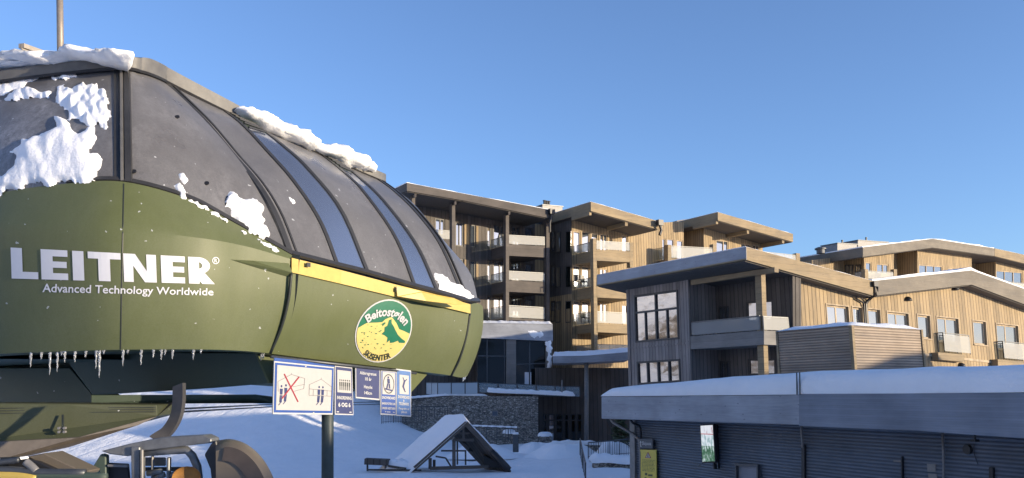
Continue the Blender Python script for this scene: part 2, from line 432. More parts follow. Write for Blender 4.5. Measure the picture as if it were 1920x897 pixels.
# ------------------------------------------------------------------ the lodge buildings
L = Vector((-.53, .848, 0)).normalized(); R = Vector((L.y, -L.x, 0))
def gable_roof(parent, pl, top, bot, back, mat, name='roof', snow=.0):
    """fascia polygon on an R plane drawn back along L"""
    m = MB(); q = [pl.at(*p) for p in top] + [pl.at(*p) for p in reversed(bot)]
    m.prism(q, -pl.n * back)
    o = obj(name, m, mat, parent)
    bt = [pl.at(*p) for p in bot]
    for a, b in zip(bt[:-1], bt[1:]):
        w = MB(); e = (b - a).normalized() * .06; dn = Vector((0, 0, -.03))
        w.prism([a + e + dn - pl.n * .12, b - e + dn - pl.n * .12, b - e + dn * 2 - pl.n * .12, a + e + dn * 2 - pl.n * .12], -pl.n * (back - .25)); obj('soffit', w, M_SOFF, o)  # shade under the roof put into a dark slab
    if snow:
        s = MB(); tp = [pl.at(*p) for p in top]
        for a, b in zip(tp[:-1], tp[1:]):
            k = 12
            for i in range(k):
                p = a.lerp(b, i / k); r = a.lerp(b, (i + 1) / k)
                h0 = snow * (.75 + .6 * fbm(p * .9, 3)); h1 = snow * (.75 + .6 * fbm(r * .9, 3))
                e = pl.n * .04
                s.prism([p - e, r - e, r - e * 2 + Vector((0, 0, max(.01, h1))), p - e * 2 + Vector((0, 0, max(.01, h0)))], -pl.n * (back - .1))
        obj('snow_cover', s, M_SNOW, parent)
    return o

# ---- left block of the tall hotel
LBf = Pl(1030, 76, R); LBb = LBf.shift(-3.1)
base = LBf.at(1000, 830); base.z = 0
lb = thing('apartment_block', 'tall dark timber apartment block with stacked glazed balconies behind the green station', 'building', base)
gable_roof(lb, LBf.shift(.9), [(763, 343), (868, 363), (1033, 394)], [(763, 358), (868, 376), (1033, 410)], 12, M_FASCG, snow=.07)
mb = MB(); zs = [0, 67, 134]
holes = []; wins = []
for k, dz in enumerate(zs):
    for x0, y0, x1, y1, c in ((854, 417, 869, 461, (.5,)), (881, 421, 891.5, 463, ()), (913, 420, 921, 463, ()), (925, 420, 945, 461, (.62,)), (958, 424, 975, 459, (.6,)), (984, 426, 999, 459, ()), (816, 409, 834, 440, (.55,))):
        if x0 == 816 and k: continue
        w = rect(x0, y0 + dz, x1, y1 + dz, .13); wins.append((w, c)); holes.append(w)
outer = [(750, 352), (880, 372), (1034, 398), (1036, 830), (750, 830)]
wall_holes(mb, LBb, outer, holes, .25)
q = quad3(LBb, outer, -.3); mb.prism(q, -LBb.n * 8)
obj('wall', mb, M_WOODL, lb)
for i, (w, c) in enumerate(wins): window(lb, LBb, w, c, (), .10, -.05, -.18, M_PANEC if i % 7 == 2 else M_PANEB, poff=-.13)
# lighter timber bays between the windows
for dz in zs:
    for x0, y0, x1, y1 in ((870.5, 420, 880, 458), (892.5, 424, 896.5, 458), (1003, 420, 1020, 462)):
        mb = MB(); pprism(mb, LBb, rect(x0, y0 + dz, x1, y1 + dz, .13), .05, .045); obj('timber_panel', mb, M_WOODV, lb)
for x0, x1, y0, y1 in ((845, 853.5, 381, 600), (946, 954.5, 402, 602), (1022, 1030.5, 414, 602), (770, 778.5, 366, 520)):
    mb = MB(); pprism(mb, LBf, rect(x0 + 2.5, y0, x1, y1 + 2, .1), 0, .42); obj('post', mb, M_FASCG, lb)
def balcony(parent, pl, xl, xr, yt, yg, yf, yb, depth, mat, sl=.03, side=True, nposts=3, back=True, glass=None):
    """yt rail, yg glass bottom = fascia top, yb fascia bottom at xl; slab and fascia drawn back to the wall"""
    w = xr - xl
    m = MB(); pprism(m, pl, [(xl, yf), (xr, yf + sl * w), (xr, yb + sl * w), (xl, yb)], 0, depth)
    o = obj('balcony', m, mat, parent)
    A = pl.at(xl, yf, -.06); B = pl.at(xr, yf + sl * w, -.06); h = (pl.at(xl, yt) - pl.at(xl, yf)).z
    railing('railing', o, A, B, h, glass or M_RGL, nposts)
    if side: railing('railing', o, A - pl.n * (depth - .1), A, h, glass or M_RGL, 4)
    return o
for dz in (0, 67.5):
    balcony(lb, LBf, 954.6, 1022, 441 + dz, 458 + dz, 458.5 + dz, 479.8 + dz, 3.0, M_FASCG, .05)
balcony(lb, LBf, 954.6, 1022, 573, 596, 596.5, 600, 3.0, M_FASCG, .05, nposts=4)
balcony(lb, LBf.shift(-1.5), 800, 845, 430, 447, 447.5, 462, 1.5, M_FASCG, .06)
for x in (779, 854, 955, 1031):
    mb = MB(); mb.bar(LBf.shift(.85).at(x, 364 + (x - 763) * .187), LBf.shift(-3).at(x - 14, 364 + (x - 763) * .187 + 4), .16, .28); obj('roof_beam', mb, M_FASCG, lb)

# ---- chimney on the ridge between the two blocks
cp = Pl(1055, 80, R)
def chimney(pl, q, depth, label, pipes, mat=M_ZINC, r=.12):
    m = MB(); pprism(m, pl, q, 0, depth); b = pl.at(*q[3])
    c = thing('chimney', label, 'chimney', b); obj('casing', m, mat, c, bevel=.02)
    cap = MB(); pprism(cap, pl, [(q[0][0] - .8, q[0][1] - 1.2), (q[1][0] + .8, q[1][1] - 1.2), (q[1][0] + .8, q[1][1] + .4), (q[0][0] - .8, q[0][1] + .4)], .08, depth + .16); obj('cap', cap, M_STEEL, c)
    for x, y0, y1 in pipes:
        m = MB(); m.tube([pl.at(x, y1, -depth / 2), pl.at(x, y0, -depth / 2)], r, 8); m.tube([pl.at(x, y0 + 1.2, -depth / 2), pl.at(x, y0, -depth / 2)], r * 1.35, 8); obj('flue_pipe', m, M_BLACK, c)
    return c
chimney(cp, [(1017, 384.5), (1055, 388), (1055, 398), (1017, 398)], 1.6, 'grey boxed chimney with three dark flues on the ridge of the tall apartment block', [(1030, 373, 386), (1034, 374, 386), (1038, 374.5, 387)])

# ---- middle block
MBf = Pl(1118, 74, R); MBw = MBf.shift(-2.9); MBl = Pl(0, 0, L, MBw.at(1072, 500))
base = MBw.at(1110, 700); base.z = 0
mbk = thing('apartment_block', 'middle timber apartment block with golden gable and loggia balconies on one tall post', 'building', base)
gable_roof(mbk, MBf.shift(.5), [(1108, 378.5), (1234, 415)], [(1108, 396), (1234, 431)], 7.5, M_FASC, snow=.05)
holes = []; wins = []
for k, dz in enumerate((0, 64.5, 130)):
    for x0, y0, x1, y1, c, p in ((1074.5, 433, 1088.5, 474, (), M_PANEB), (1090.5, 434, 1106, 474, (), M_PANEB), (1108.5, 436.5, 1122, 474, (), M_PANE), (1124.5, 438.5, 1139.5, 474, (.5,), M_PANEB), (1166, 441, 1177, 478, (), M_PANE)):
        w = rect(x0, y0 + dz, x1, y1 + dz, .12); holes.append(w); wins.append((w, c, p))
outer = [(1072, 400), (1118, 396), (1242, 432), (1242, 830), (1074, 830)]
mb = MB(); wall_holes(mb, MBw, outer, holes, .25); mb.prism(quad3(MBw, outer, -.3), -MBw.n * 12); obj('wall', mb, M_WOODV, mbk)
mb = MB(); pprism(mb, MBl, [(1030, 412), (1071.5, 402), (1073, 830), (1030, 830)], .02, .02); obj('flank_shade_panel', mb, M_WOODL, mbk)  # flank's shade put into the colour: dark sheet over the same timber
for w, c, p in wins: window(mbk, MBw, w, c, (), .10, -.04, -.18, p, poff=-.13, frame=M_FRAMEW)
# windows of its shaded flank
for k, dz in enumerate((0, 65, 131)):
    window(mbk, MBl, rect(1034.5, 434 + dz, 1041.5, 473 + dz, -.1), (), (), .09, pane=M_PANEB, off=.03)
    window(mbk, MBl, rect(1043, 435 + dz, 1052, 475 + dz, -.1), (), (), .09, pane=M_PANEC, off=.03)
    window(mbk, MBl, rect(1061.5, 434 + dz, 1071.5, 475 + dz, -.06), (), (), .09, pane=M_PANED, off=.03)
mb = MB(); pprism(mb, MBf, rect(1112, 447, 1118.5, 660, 0, .012), 0, .45); obj('post', mb, M_FASC, mbk)
mb = MB(); pprism(mb, MBf, rect(1181, 455, 1187, 502, 0, .01), 0, .45); obj('post', mb, M_FASC, mbk)
mb = MB(); pprism(mb, MBf.shift(.3), [(1172, 414), (1177, 415.5), (1177, 424), (1172, 424)], 0, 2.6); obj('roof_beam', mb, M_FASC, mbk); mb = MB(); pprism(mb, MBf.shift(.3), [(1105, 395), (1109, 395), (1109, 404), (1105, 404)], 0, 2.6); obj('roof_beam', mb, M_FASC, mbk)
for k, (yt, yg, yb) in enumerate(((452, 468, 489), (519, 536, 558), (584, 606, 623))):
    balcony(mbk, MBf, 1118.5, 1181 if k == 0 else 1192, yt, yg, yg + .5, yb, 2.85, M_FASC, .05, side=True, nposts=4)
balcony(mbk, MBf, 1118.5, 1192, 646, 655, 655.5, 660, 2.85, M_FASCB, .02, nposts=4)
# terrace furniture on the middle balconies
def balcony_chair(pl, x, y, label):
    p = pl.at(x, y); c = thing('balcony_chair', label, 'chair', p, 'chairs on the hotel balconies')
    m = MB(); m.box(p + Vector((0, 0, .45)), R * .5, L * .5, Vector((0, 0, .06))); obj('seat', m, M_BLACK, c)
    m = MB(); m.box(p + L * .25 + Vector((0, 0, .75)), R * .5, L * .05, Vector((0, 0, .6))); obj('backrest', m, M_BLACK, c)
    for a in (-.22, .22):
        for b2 in (-.22, .22):
            m = MB(); m.bar(p + R * a + L * b2, p + R * a + L * b2 + Vector((0, 0, .45)), .04, .04); obj('leg', m, M_BLACK, c)
bp = MBf.shift(-1.2)
balcony_chair(bp, 1083, 537.5, 'dark balcony chair on the second balcony from the top, left one')
balcony_chair(bp, 1095, 538.5, 'dark balcony chair on the second balcony from the top, next to the tall post')
balcony_chair(bp, 1097, 606.5, 'dark balcony chair on the lowest lit balcony beside the tall post')

# ---- right block
RBf = Pl(1259, 80, R); RBw = RBf.shift(-3.0)
base = RBw.at(1300, 700); base.z = 0
rb = thing('apartment_block', 'upper timber apartment block with bright overhanging flat eave behind the nearer lodge', 'building', base)
gable_roof(rb, RBf.shift(.6), [(1346, 398), (1487, 439)], [(1346, 413.5), (1487, 454)], 9.5, M_FASC, snow=.06)
outer = [(1221, 418), (1282, 416), (1282, 830), (1222, 830)]
holes = []; wins = []
for x0, y0, x1, y1 in ((1222.5, 445, 1231.5, 488), (1234.5, 446, 1248, 488), (1250.5, 447.5, 1264, 488), (1268.5, 450, 1281, 488)):
    w = rect(x0, y0, x1, y1, .12); holes.append(w); wins.append(w)
mb = MB(); wall_holes(mb, RBw, outer, holes, .25); mb.prism(quad3(RBw, outer, -.3), -RBw.n * 6)
RB2 = RBw.shift(.6)
outer2 = [(1319.5, 408), (1346, 408), (1430, 440), (1430, 830), (1319.5, 830)]
w2 = [rect(1343, 450, 1365.5, 482, .10), rect(1389, 457, 1408, 486, .10), rect(1411, 459, 1424, 486, .10)]
wall_holes(mb, RB2, outer2, w2, .25); mb.prism(quad3(RB2, outer2, -.3), -RB2.n * 8)
mb.prism(quad3(RBw.shift(-2.2), [(1270, 414), (1335, 404), (1335, 830), (1270, 830)]), -RBw.n * 2)
obj('wall', mb, M_WOODV, rb)
for w in wins: window(rb, RBw, w, (), (), .10, -.04, -.18, M_PANEB, poff=-.13, frame=M_FRAMEW)
window(rb, RB2, w2[0], (.62,), (), .10, -.04, -.18, M_PANEB, poff=-.13, frame=M_FRAMEW)
for w in w2[1:]: window(rb, RB2, w, (.5,), (), .10, -.04, -.18, M_PANEB, poff=-.13, frame=M_FRAMEW)
window(rb, RBw, rect(1204, 446, 1219.5, 484, -.03), (.5,), (), .10, pane=M_PANED, off=.02)
for x0, y0, x1, y1 in ((1252.5, 459, 1259, 500), (1337, 458, 1343, 485), (1493, 475, 1500, 500)):
    mb = MB(); pprism(mb, RBf, rect(x0, y0, x1, y1, .1), 0, .5); obj('post', mb, M_FASC, rb)
for x, y in ((1346, 413), (1404, 431), (1470, 449)):
    mb = MB(); pprism(mb, RBf.shift(.4), [(x - 3.5, y - 2), (x + .5, y - 1), (x + .5, y + 8), (x - 3.5, y + 7)], 0, 3.2); obj('roof_beam', mb, M_FASC, rb)
balcony(rb, RBf, 1259, 1337, 461.5, 484, 484.5, 500, 2.9, M_FASC, .04, nposts=5)
balcony(rb, RBf, 1430, 1493, 472, 486, 486.5, 500, 2.9, M_FASC, .10, side=False, nposts=4)
# rain hopper and pipe between the two upper roofs
m = MB(); p = MBf.shift(.9)
m.tube([p.at(1237, 414), p.at(1238, 424), p.at(1240, 432), p.at(1237, 441)], .13, 8); m.box(p.at(1237, 418), R * .55, L * .4, (0, 0, .5))
tag(obj('downpipe', m, M_BLACK), 'black rain hopper between golden gable and the bright upper eave', 'downpipe')
m = MB(); p = LBf.shift(1.1)
m.tube([p.at(1034, 396), p.at(1034, 408), p.at(1031, 418), p.at(1031, 436)], .11, 8); m.box(p.at(1034, 397), R * .5, L * .4, (0, 0, .45))
tag(obj('downpipe', m, M_BLACK), 'black rain pipe where the dark roof meets the golden gable', 'downpipe')

# ---- far block on the right
FBf = Pl(1620, 92, R); FBw = FBf.shift(-1.6)
base = FBw.at(1750, 690); base.z = 0
fb = thing('apartment_block', 'far timber block with shallow gable and roof chimneys behind the near lodge', 'building', base)
gable_roof(fb, FBf, [(1618, 464), (1749, 448), (1865, 466)], [(1618, 482), (1749, 464.5), (1865, 480.5)], 14, M_FASCF, snow=.16)
gable_roof(fb, FBf.shift(.02), [(1865.5, 466), (1975, 490)], [(1865.5, 480.5), (1975, 508)], 14, M_FASC, snow=.05)
holes = []; wins = []
for x0, y0, x1, y1, c in ((1623, 491.5, 1634, 512, ()), (1644, 494.5, 1666, 514, (.55,)), (1723, 496, 1767, 516, (.32, .66)), (1777, 503, 1788, 522, ()), (1868, 507, 1917, 530, (.33, .66))):
    w = rect(x0, y0, x1, y1, .08); holes.append(w); wins.append((w, c))
mb = MB()
wall_holes(mb, FBw, [(1620, 478), (1676, 470), (1676, 800), (1620, 800)], holes[:2], .25)
wall_holes(mb, FBw, [(1720, 464), (1749, 460), (1822, 472), (1822, 800), (1720, 800)], holes[2:4], .25)
wall_holes(mb, FBw, [(1867, 478), (1975, 500), (1975, 800), (1867, 800)], holes[4:], .25)
for o4 in ([(1620, 480), (1676, 472), (1676, 800), (1620, 800)], [(1720, 466), (1749, 462), (1822, 474), (1822, 800), (1720, 800)], [(1867, 480), (1975, 502), (1975, 800), (1867, 800)]):
    mb.prism(quad3(FBw, o4, -.3), -FBw.n * 2.6)
mb.prism(quad3(FBw, [(1560, 482), (1740, 460), (1960, 490), (1960, 800), (1560, 800)], -2.6), -FBw.n * 6)
obj('wall', mb, M_WOODV, fb)
for w, c in wins: window(fb, FBw, w, c, (), .12, -.04, -.18, M_PANEB, poff=-.13, frame=M_FRAMEW)
FBl = Pl(0, 0, L, FBw.at(1620, 500))
for x0, x1 in ((1585, 1600), (1604, 1614)): window(fb, FBl, rect(x0, 497, x1, 518, -.04), (.5,), (), .12, pane=M_PANEC, off=.03)
balcony(fb, FBf, 1628, 1676, 508, 523, 523.5, 535, 1.6, M_FASCB, .05, nposts=3)
for x0, x1 in ((1622, 1628), (1676, 1682)):
    mb = MB(); pprism(mb, FBf, rect(x0, 505, x1, 540, .05), 0, .45); obj('post', mb, M_FASC, fb)
balcony(fb, FBf, 1880, 1975, 527, 545, 545.5, 556, 1.6, M_FASCB, .09, nposts=4)
c2 = Pl(1608, 98, R)
chimney(c2, [(1570, 456.5), (1607, 459), (1607, 474), (1570, 474)], 2.2, 'boxed roof chimney with one short flue, left of the longer box on the far block', [(1594.5, 448, 458)], M_ZINC, .10)
chimney(c2, [(1608.5, 451), (1665, 455), (1665, 474), (1608.5, 474)], 2.2, 'long boxed roof chimney with one thin flue on the far block', [(1639.5, 443, 453)], M_ZINC, .10)
m = MB(); p = c2.at(1539, 476); k = .058
m.tube([p + Vector((0, 0, z)) for z in (0, .45)], .45, 16); m.tube([p + Vector((0, 0, z)) for z in (.45, .6, .72)], [.62, .62, .3], 16)
tag(obj('roof_vent', m, M_STEEL), 'round capped roof vent on the left eave of the far block', 'vent')

# ------------------------------------------------------------------ the near lodge
HBf = Pl(1432, 45, R)             # sunny wall plane, in line with the balcony end
HBl = Pl(1432, 45, L)             # shaded front plane of balcony and window bay
HBl2 = HBl.shift(-2.1)
HBw = HBf
base = HBf.at(1500, 760); base.z = 0
hb = thing('lodge', 'near timber lodge with large grid window, corner balcony and long sunlit board wall', 'building', base)
RF = HBf.shift(.75)
gable_roof(hb, RF, [(1399, 463), (1637, 527)], [(1399, 487.5), (1637, 554.5)], 12.3, M_FASC, snow=.05)
gable_roof(hb, RF.shift(.02), [(1637.5, 527), (1822, 507), (1975, 561)], [(1645, 554.5), (1822, 534), (1975, 591)], 13.2, M_FASCF, snow=.16)
# board added along the left eave, paler to lift its shaded tone
EB = Pl(0, 0, L, RF.at(1399, 475)); mb = MB(); pprism(mb, EB, [(1120, 515.5), (1399.5, 463.5), (1400, 487.5), (1120, 535)], .02, .018); obj('lightened_eave_board', mb, M_FASCK, hb)
holes = []; wins = []
WD = [(1549.5, 571.5, 1590, 612, (.48,)), (1598, 576, 1615.5, 614, ()), (1626.5, 579.5, 1649, 616, ()), (1663, 585, 1702.5, 622, (.47,)), (1719.5, 590.5, 1742.5, 633.5, ()), (1756, 594.5, 1796, 640, (.47,)), (1823.5, 601.5, 1847.5, 645.5, ()), (1867.5, 607.5, 1908, 655, (.47,))]
for x0, y0, x1, y1, c in WD:
    w = rect(x0, y0, x1, y1, .105, .065); holes.append(w); wins.append((w, c))
outer = [(1486, 506), (1640, 548), (1822, 526), (1975, 584), (1975, 880), (1488, 880)]
mb = MB(); wall_holes(mb, HBw, outer, holes, .22); mb.prism(quad3(HBw, outer, -.26), -HBw.n * 8); obj('wall', mb, M_WOODV, hb)
for w, c in wins:
    o = window(hb, HBw, w, c, (), .10, -.10, -.17, M_PANEB, poff=-.14, frame=M_FRAMEW)
    m = MB(); q = quad3(HBw, w); e = .07   # casing round the opening
    ex = (q[1] - q[0]).normalized() * e; ez = Vector((0, 0, e))
    n = HBw.n
    m.prism([q[0] - ex + ez + n * .035, q[1] + ex + ez + n * .035, q[1] + ex + n * .035, q[0] - ex + n * .035], -n * .03)
    m.prism([q[0] - ex + n * .033, q[0] + n * .033, q[3] + n * .033, q[3] - ex + n * .033], -n * .03)
    m.prism([q[1] + n * .033, q[1] + ex + n * .033, q[2] + ex + n * .033, q[2] + n * .033], -n * .03)
    m.prism([q[3] - ex + n * .07, q[2] + ex + n * .07, q[2] + ex - ez + n * .07, q[3] - ex - ez + n * .07], -n * .065)
    obj('casing', m, M_FRAMEW, o)
# band board
mb = MB(); pprism(mb, HBw, [(1600, 648), (1975, 690), (1975, 694), (1600, 653)], .045, .04); obj('band_board', mb, M_FRAMEW, hb)
# small glazed balconies in front of two windows
for x0, x1, y0, y1, y2 in ((1757, 1807, 625, 661, 674.5), (1869, 1922, 641, 674, 692)):
    pl = HBw; m = MB()
    pprism(m, pl.shift(.45), [(x0 + 2, y1), (x1 + 1, y1 + 4.5), (x1 + 1.5, y2 + 4.5), (x0 + 2.5, y2)], 0, .44)
    o = obj('balcony', m, M_FASC, hb)
    A = pl.at(x0 + 2, y1, .40); B = pl.at(x1 + 1, y1 + 4.5, .40); h = (pl.at(x0, y0) - pl.at(x0, y1)).z
    railing('railing', o, A, B, h, M_RGL, 3); railing('railing', o, A - pl.n * .36, A, h, M_RGL, 2, glass=False)
# shaded board wall behind the balcony with its doors
outer = [(1288, 520), (1486, 500), (1489, 860), (1291, 860)]
dw = [(rect(1301, 572, 1321.5, 612, -.04, .02), (.5,), M_PANE), (rect(1346.5, 574.5, 1367, 612, -.03, .02), (.6,), M_PANE), (rect(1398, 566, 1448, 605, -.07, .025), (.47,), M_PANE),
      (rect(1304.5, 675, 1325, 712, -.02, .02), (.4,), M_PANE), (rect(1349, 677, 1370, 710, -.02, .02), (.5,), M_PANE), (rect(1402, 673.5, 1453, 704, -.01, .025), (.5,), M_PANE)]
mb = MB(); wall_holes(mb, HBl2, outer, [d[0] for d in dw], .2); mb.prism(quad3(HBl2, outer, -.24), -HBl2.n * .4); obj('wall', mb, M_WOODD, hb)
for w, c, p in dw: window(hb, HBl2, w, c, (), .10, -.03, -.15, p, poff=-.1)
# window bay at the left end
outer = [(1175, 538), (1290.5, 523), (1301, 860), (1186, 850)]
bw = [[(1189, 554.5), (1271, 543.5), (1274, 636), (1192, 643)], [(1194.5, 678.5), (1275, 673.5), (1277, 716), (1196.5, 722)]]
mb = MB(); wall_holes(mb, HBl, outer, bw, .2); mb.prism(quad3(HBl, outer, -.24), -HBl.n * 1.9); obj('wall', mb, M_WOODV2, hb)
o = window(hb, HBl, bw[0], (.5,), (.37,), .11, .05, -.1, M_PANEM, poff=-.06)
m = MB(); q3 = quad3(HBl, bw[0])
for u in (.25, .745): m.prism([bil(q3, u - .012, .38) + HBl.n * .03, bil(q3, u + .012, .38) + HBl.n * .03, bil(q3, u + .012, .97) + HBl.n * .03, bil(q3, u - .012, .97) + HBl.n * .03], -HBl.n * .1)
obj('mullion', m, M_FRAME, o)
window(hb, HBl, bw[1], (.25, .5, .75), (), .11, .05, -.1, M_PANEM, poff=-.06)
mb = MB(); pprism(mb, HBl, [(1178, 651), (1293.5, 641.5), (1293.6, 645), (1178.1, 654.5)], .04, .038); obj('band_board', mb, M_WOODV2, hb)
for x0, x1, y0 in ((1175, 1180, 540), (1284.5, 1291, 524)):
    mb = MB(); pprism(mb, HBl, rect(x0, y0, x1, 735, -.13, .026), .05, .045); obj('corner_board', mb, M_WOODV2, hb)
# soffit beam and rafter ends
mb = MB(); pprism(mb, HBl, [(1294, 525), (1451, 501), (1451, 510.5), (1294, 534.5)], -.05, .3); obj('roof_beam', mb, M_FASC, hb)
mb = MB()
for x, y in ((1510, 524),): pprism(mb, HBf, [(x - 4, y - 9), (x + .5, y - 8), (x + .5, y + 5), (x - 4, y + 4)], .5, 1.6)
obj('roof_beam', mb, M_FASC, hb)
# corner balcony
m = MB(); q = [HBl.at(1294, 631), HBl.at(1432.5, 620), HBl.at(1432.5, 646.5), HBl.at(1294, 655.5)]
m.prism(q, -HBl.n * 2.05); o = obj('balcony', m, M_FASCB, hb)
A = HBl.at(1296, 631, -.08); B = HBl.at(1424, 621, -.08); hr = (HBl.at(1296, 605) - HBl.at(1296, 631)).z
railing('railing', o, A, B, hr, M_RGL, 4, .07); railing('railing', o, HBl.at(1432, 620.5, -.1) + HBf.n * -.1, HBl.at(1432, 620.5, -2.0) + HBf.n * -.1, hr * .95, M_RGL, 4, .07)
for x, y0, y1 in ((1427, 514, 621), (1431.5, 646.5, 745)):
    mb = MB(); pprism(mb, HBf, [(x, y0), (x + 8, y0 + .5), (x + 8 + (y1 - y0) * .035, y1), (x + (y1 - y0) * .035, y1)], .002, .42); obj('post', mb, M_FASC, hb)
# wall lamps: half domes throwing light down
for k, (x, y) in enumerate(((1701, 561.5), (1789.5, 541.5), (1801, 685))):
    p = HBw.at(x, y + 3); m = MB(); rows = []
    for i in range(6):
        a = i / 5 * pi / 2; rows.append([p + R * (.26 * cos(a) * cos(q)) + HBw.n * (.30 * cos(a) * sin(q)) + Vector((0, 0, .26 * sin(a))) for q in [pi * j / 12 for j in range(13)]])
    m.grid(rows); m.poly(rows[0])
    lb_ = ('black half-dome wall lamp on the sunlit board wall under the roof valley', 'black half-dome wall lamp just under the frosted gable peak', 'black half-dome wall lamp low on the sunlit wall, just above the kiosk snow')[k]
    tag(obj('wall_lamp', m, M_BLACK, smooth=True), lb_, 'lamp', 'half-dome wall lamps')
# downpipe at the roof valley
p = HBw.shift(.12); m = MB()
m.tube([p.shift(.7).at(1640, 530), p.shift(.6).at(1640, 548), p.at(1626, 565), p.at(1623.5, 570), p.at(1625, 612)], .055, 8)
m.tube([p.at(1605, 560), p.at(1618, 567.5), p.at(1620, 572), p.at(1621.5, 612)], .05, 8)
m.box(p.shift(.72).at(1640, 533), R * .35, L * .22, (0, 0, .28)); m.tube([p.shift(.72).at(1645.5, 536), p.shift(.6).at(1645.5, 549), p.at(1630, 563), p.at(1624, 570)], .05, 8)
tag(obj('downpipe', m, M_BLACK), 'black forked rain pipe below the valley of the lodge roof', 'downpipe')

# ------------------------------------------------------------------ louvred plant box
VL = Pl(1596, 37, L); VR = Pl(1596, 37, R)
p = VL.at(1596, 700); p.z = 0
vb = thing('plant_enclosure', 'louvred timber plant box with a snow cap in front of the sunlit wall', 'enclosure', p)
mb = MB(); a = VL.at(1457, 621); b_ = VL.at(1596, 611); c = VR.at(1727, 622)
c = c + (c - c); zt = b_.z
pts = [Vector((a.x, a.y, zt)), Vector((b_.x, b_.y, zt)), Vector((c.x, c.y, zt)), Vector((c.x + a.x - b_.x, c.y + a.y - b_.y, zt))]
m = MB(); m.prism(pts, Vector((0, 0, -4.6))); obj('louvre_wall', m, M_SLAT, vb)
for pt, w in ((pts[1], .16), (pts[0], .1), (pts[2], .12)):
    m = MB(); m.box(Vector((pt.x, pt.y, zt - 2.3)) , R * w, L * w, (0, 0, 4.62)); obj('corner_post', m, M_FASC, vb)
m = MB(); ctr = sum(pts, Vector()) / 4; rows = []
for i in range(15):
    row = []
    for j in range(25):
        u = i / 14; v = j / 24; q = pts[0].lerp(pts[3], u).lerp(pts[1].lerp(pts[2], u), v)
        e = min(min(u, 1 - u) * 5.0, min(v, 1 - v) * 6.5); q = ctr + (q - ctr) * 1.025
        row.append(q + Vector((0, 0, -.03 + .30 * sstep(e, -.15, 1) ** .6 * (.9 + .3 * fbm(q * .8, 3)))))
    rows.append(row)
m.grid(rows)
tag(obj('roof_snow', m, M_SNOW, smooth=True), 'rounded snow cap lying on the louvred plant box', 'snow', kind='stuff')
#--NEXT--
# ------------------------------------------------------------------ hotel base: pavilion, canopy, terrace
def proof(m, pl, pts, off, thick): return pprism(m, pl, pts, off, thick)
PV = Pl(970, 71, (1, .10))
base = PV.at(970, 800); base.z = 0
pv = thing('glazed_pavilion', 'dark glazed lobby bay with an icy blue-grey fascia under the apartment balconies', 'pavilion', base)
m = MB(); pprism(m, PV, [(896, 606), (1036, 608), (1037, 640), (896, 634)], 0, 3.6); obj('fascia', m, M_FASCK, pv)
m = MB(); rows = []
a = PV.at(896, 606, .08); b_ = PV.at(1036.5, 608, .08)
for i in range(6):
    rows.append([a.lerp(b_, j / 40) - PV.n * (i * .72) + Vector((0, 0, (0, .26, .30, .3, .28, .2)[i] * (1 + .35 * fbm((j * .35, i, 4), 3)) * (1 if 0 < j < 40 else .3))) for j in range(41)])
m.grid(rows); tag(obj('roof_snow', m, M_SNOW, smooth=True), 'thin snow layer along the top of the lobby bay fascia', 'snow', kind='stuff')
m = MB(); pprism(m, PV, [(896, 634), (1036, 640), (1036, 725), (896, 725)], -.5, .05); obj('glass_front', m, M_PANED, pv)
m = MB(); pprism(m, PV, [(898, 636), (1034, 642), (1034, 726), (898, 726)], -.9, 2.6); obj('dark_interior', m, M_SOFF, pv)
for x0, x1, w in ((950, 968, .5), (1024, 1036, .5), (913, 915, .1), (946, 948, .1), (993, 995.5, .1)):
    m = MB(); pprism(m, PV, [(x0, 634), (x1, 634), (x1, 726), (x0, 726)], -.15 if w > .2 else -.42, w); obj('pillar' if w > .2 else 'mullion', m, M_FASCB if w > .2 else M_STEEL, pv)
m = MB(); pprism(m, PV, [(897, 666), (950, 667), (950, 669), (897, 668)], -.40, .1); obj('transom', m, M_STEEL, pv)
m = MB(); pprism(m, PV, [(968, 682), (1024, 680), (1024, 682), (968, 684)], -.41, .1); obj('transom', m, M_STEEL, pv)
m = MB(); pprism(m, PV, [(985, 698), (998, 698), (998, 722), (985, 722)], -.46, .03); obj('door_leaf', m, M_PANE, pv)
# entrance canopy and its column
CP = Pl(1036, 66, (1, -.05))
base = CP.at(1100, 820); base.z = 0
cn = thing('entrance_canopy', 'flat snow-covered entrance canopy on one slim column between hotel and lodge', 'canopy', base)
m = MB(); pprism(m, CP, [(1036.5, 668), (1100, 667), (1180, 660), (1180, 675), (1100, 680), (1036.5, 681)], 0, 5.5); obj('roof', m, M_FASCK, cn)
m = MB(); rows = []
ed = [(1036, 668), (1060, 667.5), (1100, 666.5), (1140, 663.5), (1182, 660)]
for i in range(6):
    rows.append([CP.at(x, y, .03) - CP.n * (i * 1.0) + Vector((0, 0, (-.02, .32, .42, .45, .45, .4)[i] * (1 + .2 * fbm((x * .05, i, 9), 3)) * (.2 if k == 0 else 1))) for k, (x, y) in enumerate([tuple(v) for v in [Vector(q).to_tuple() for q in cr([Vector((*e, 0)) for e in ed], 24)]] and [(q.x, q.y) for q in cr([Vector((*e, 0)) for e in ed], 24)])])
m.grid(rows); tag(obj('roof_snow', m, M_SNOW, smooth=True), 'snow blanket on the flat entrance canopy', 'snow', kind='stuff')
m = MB(); m.tube([CP.at(1100, 676, -.6), CP.at(1100, 838, -.6)], .16, 14); obj('column', m, M_ZINC, cn, smooth=True)

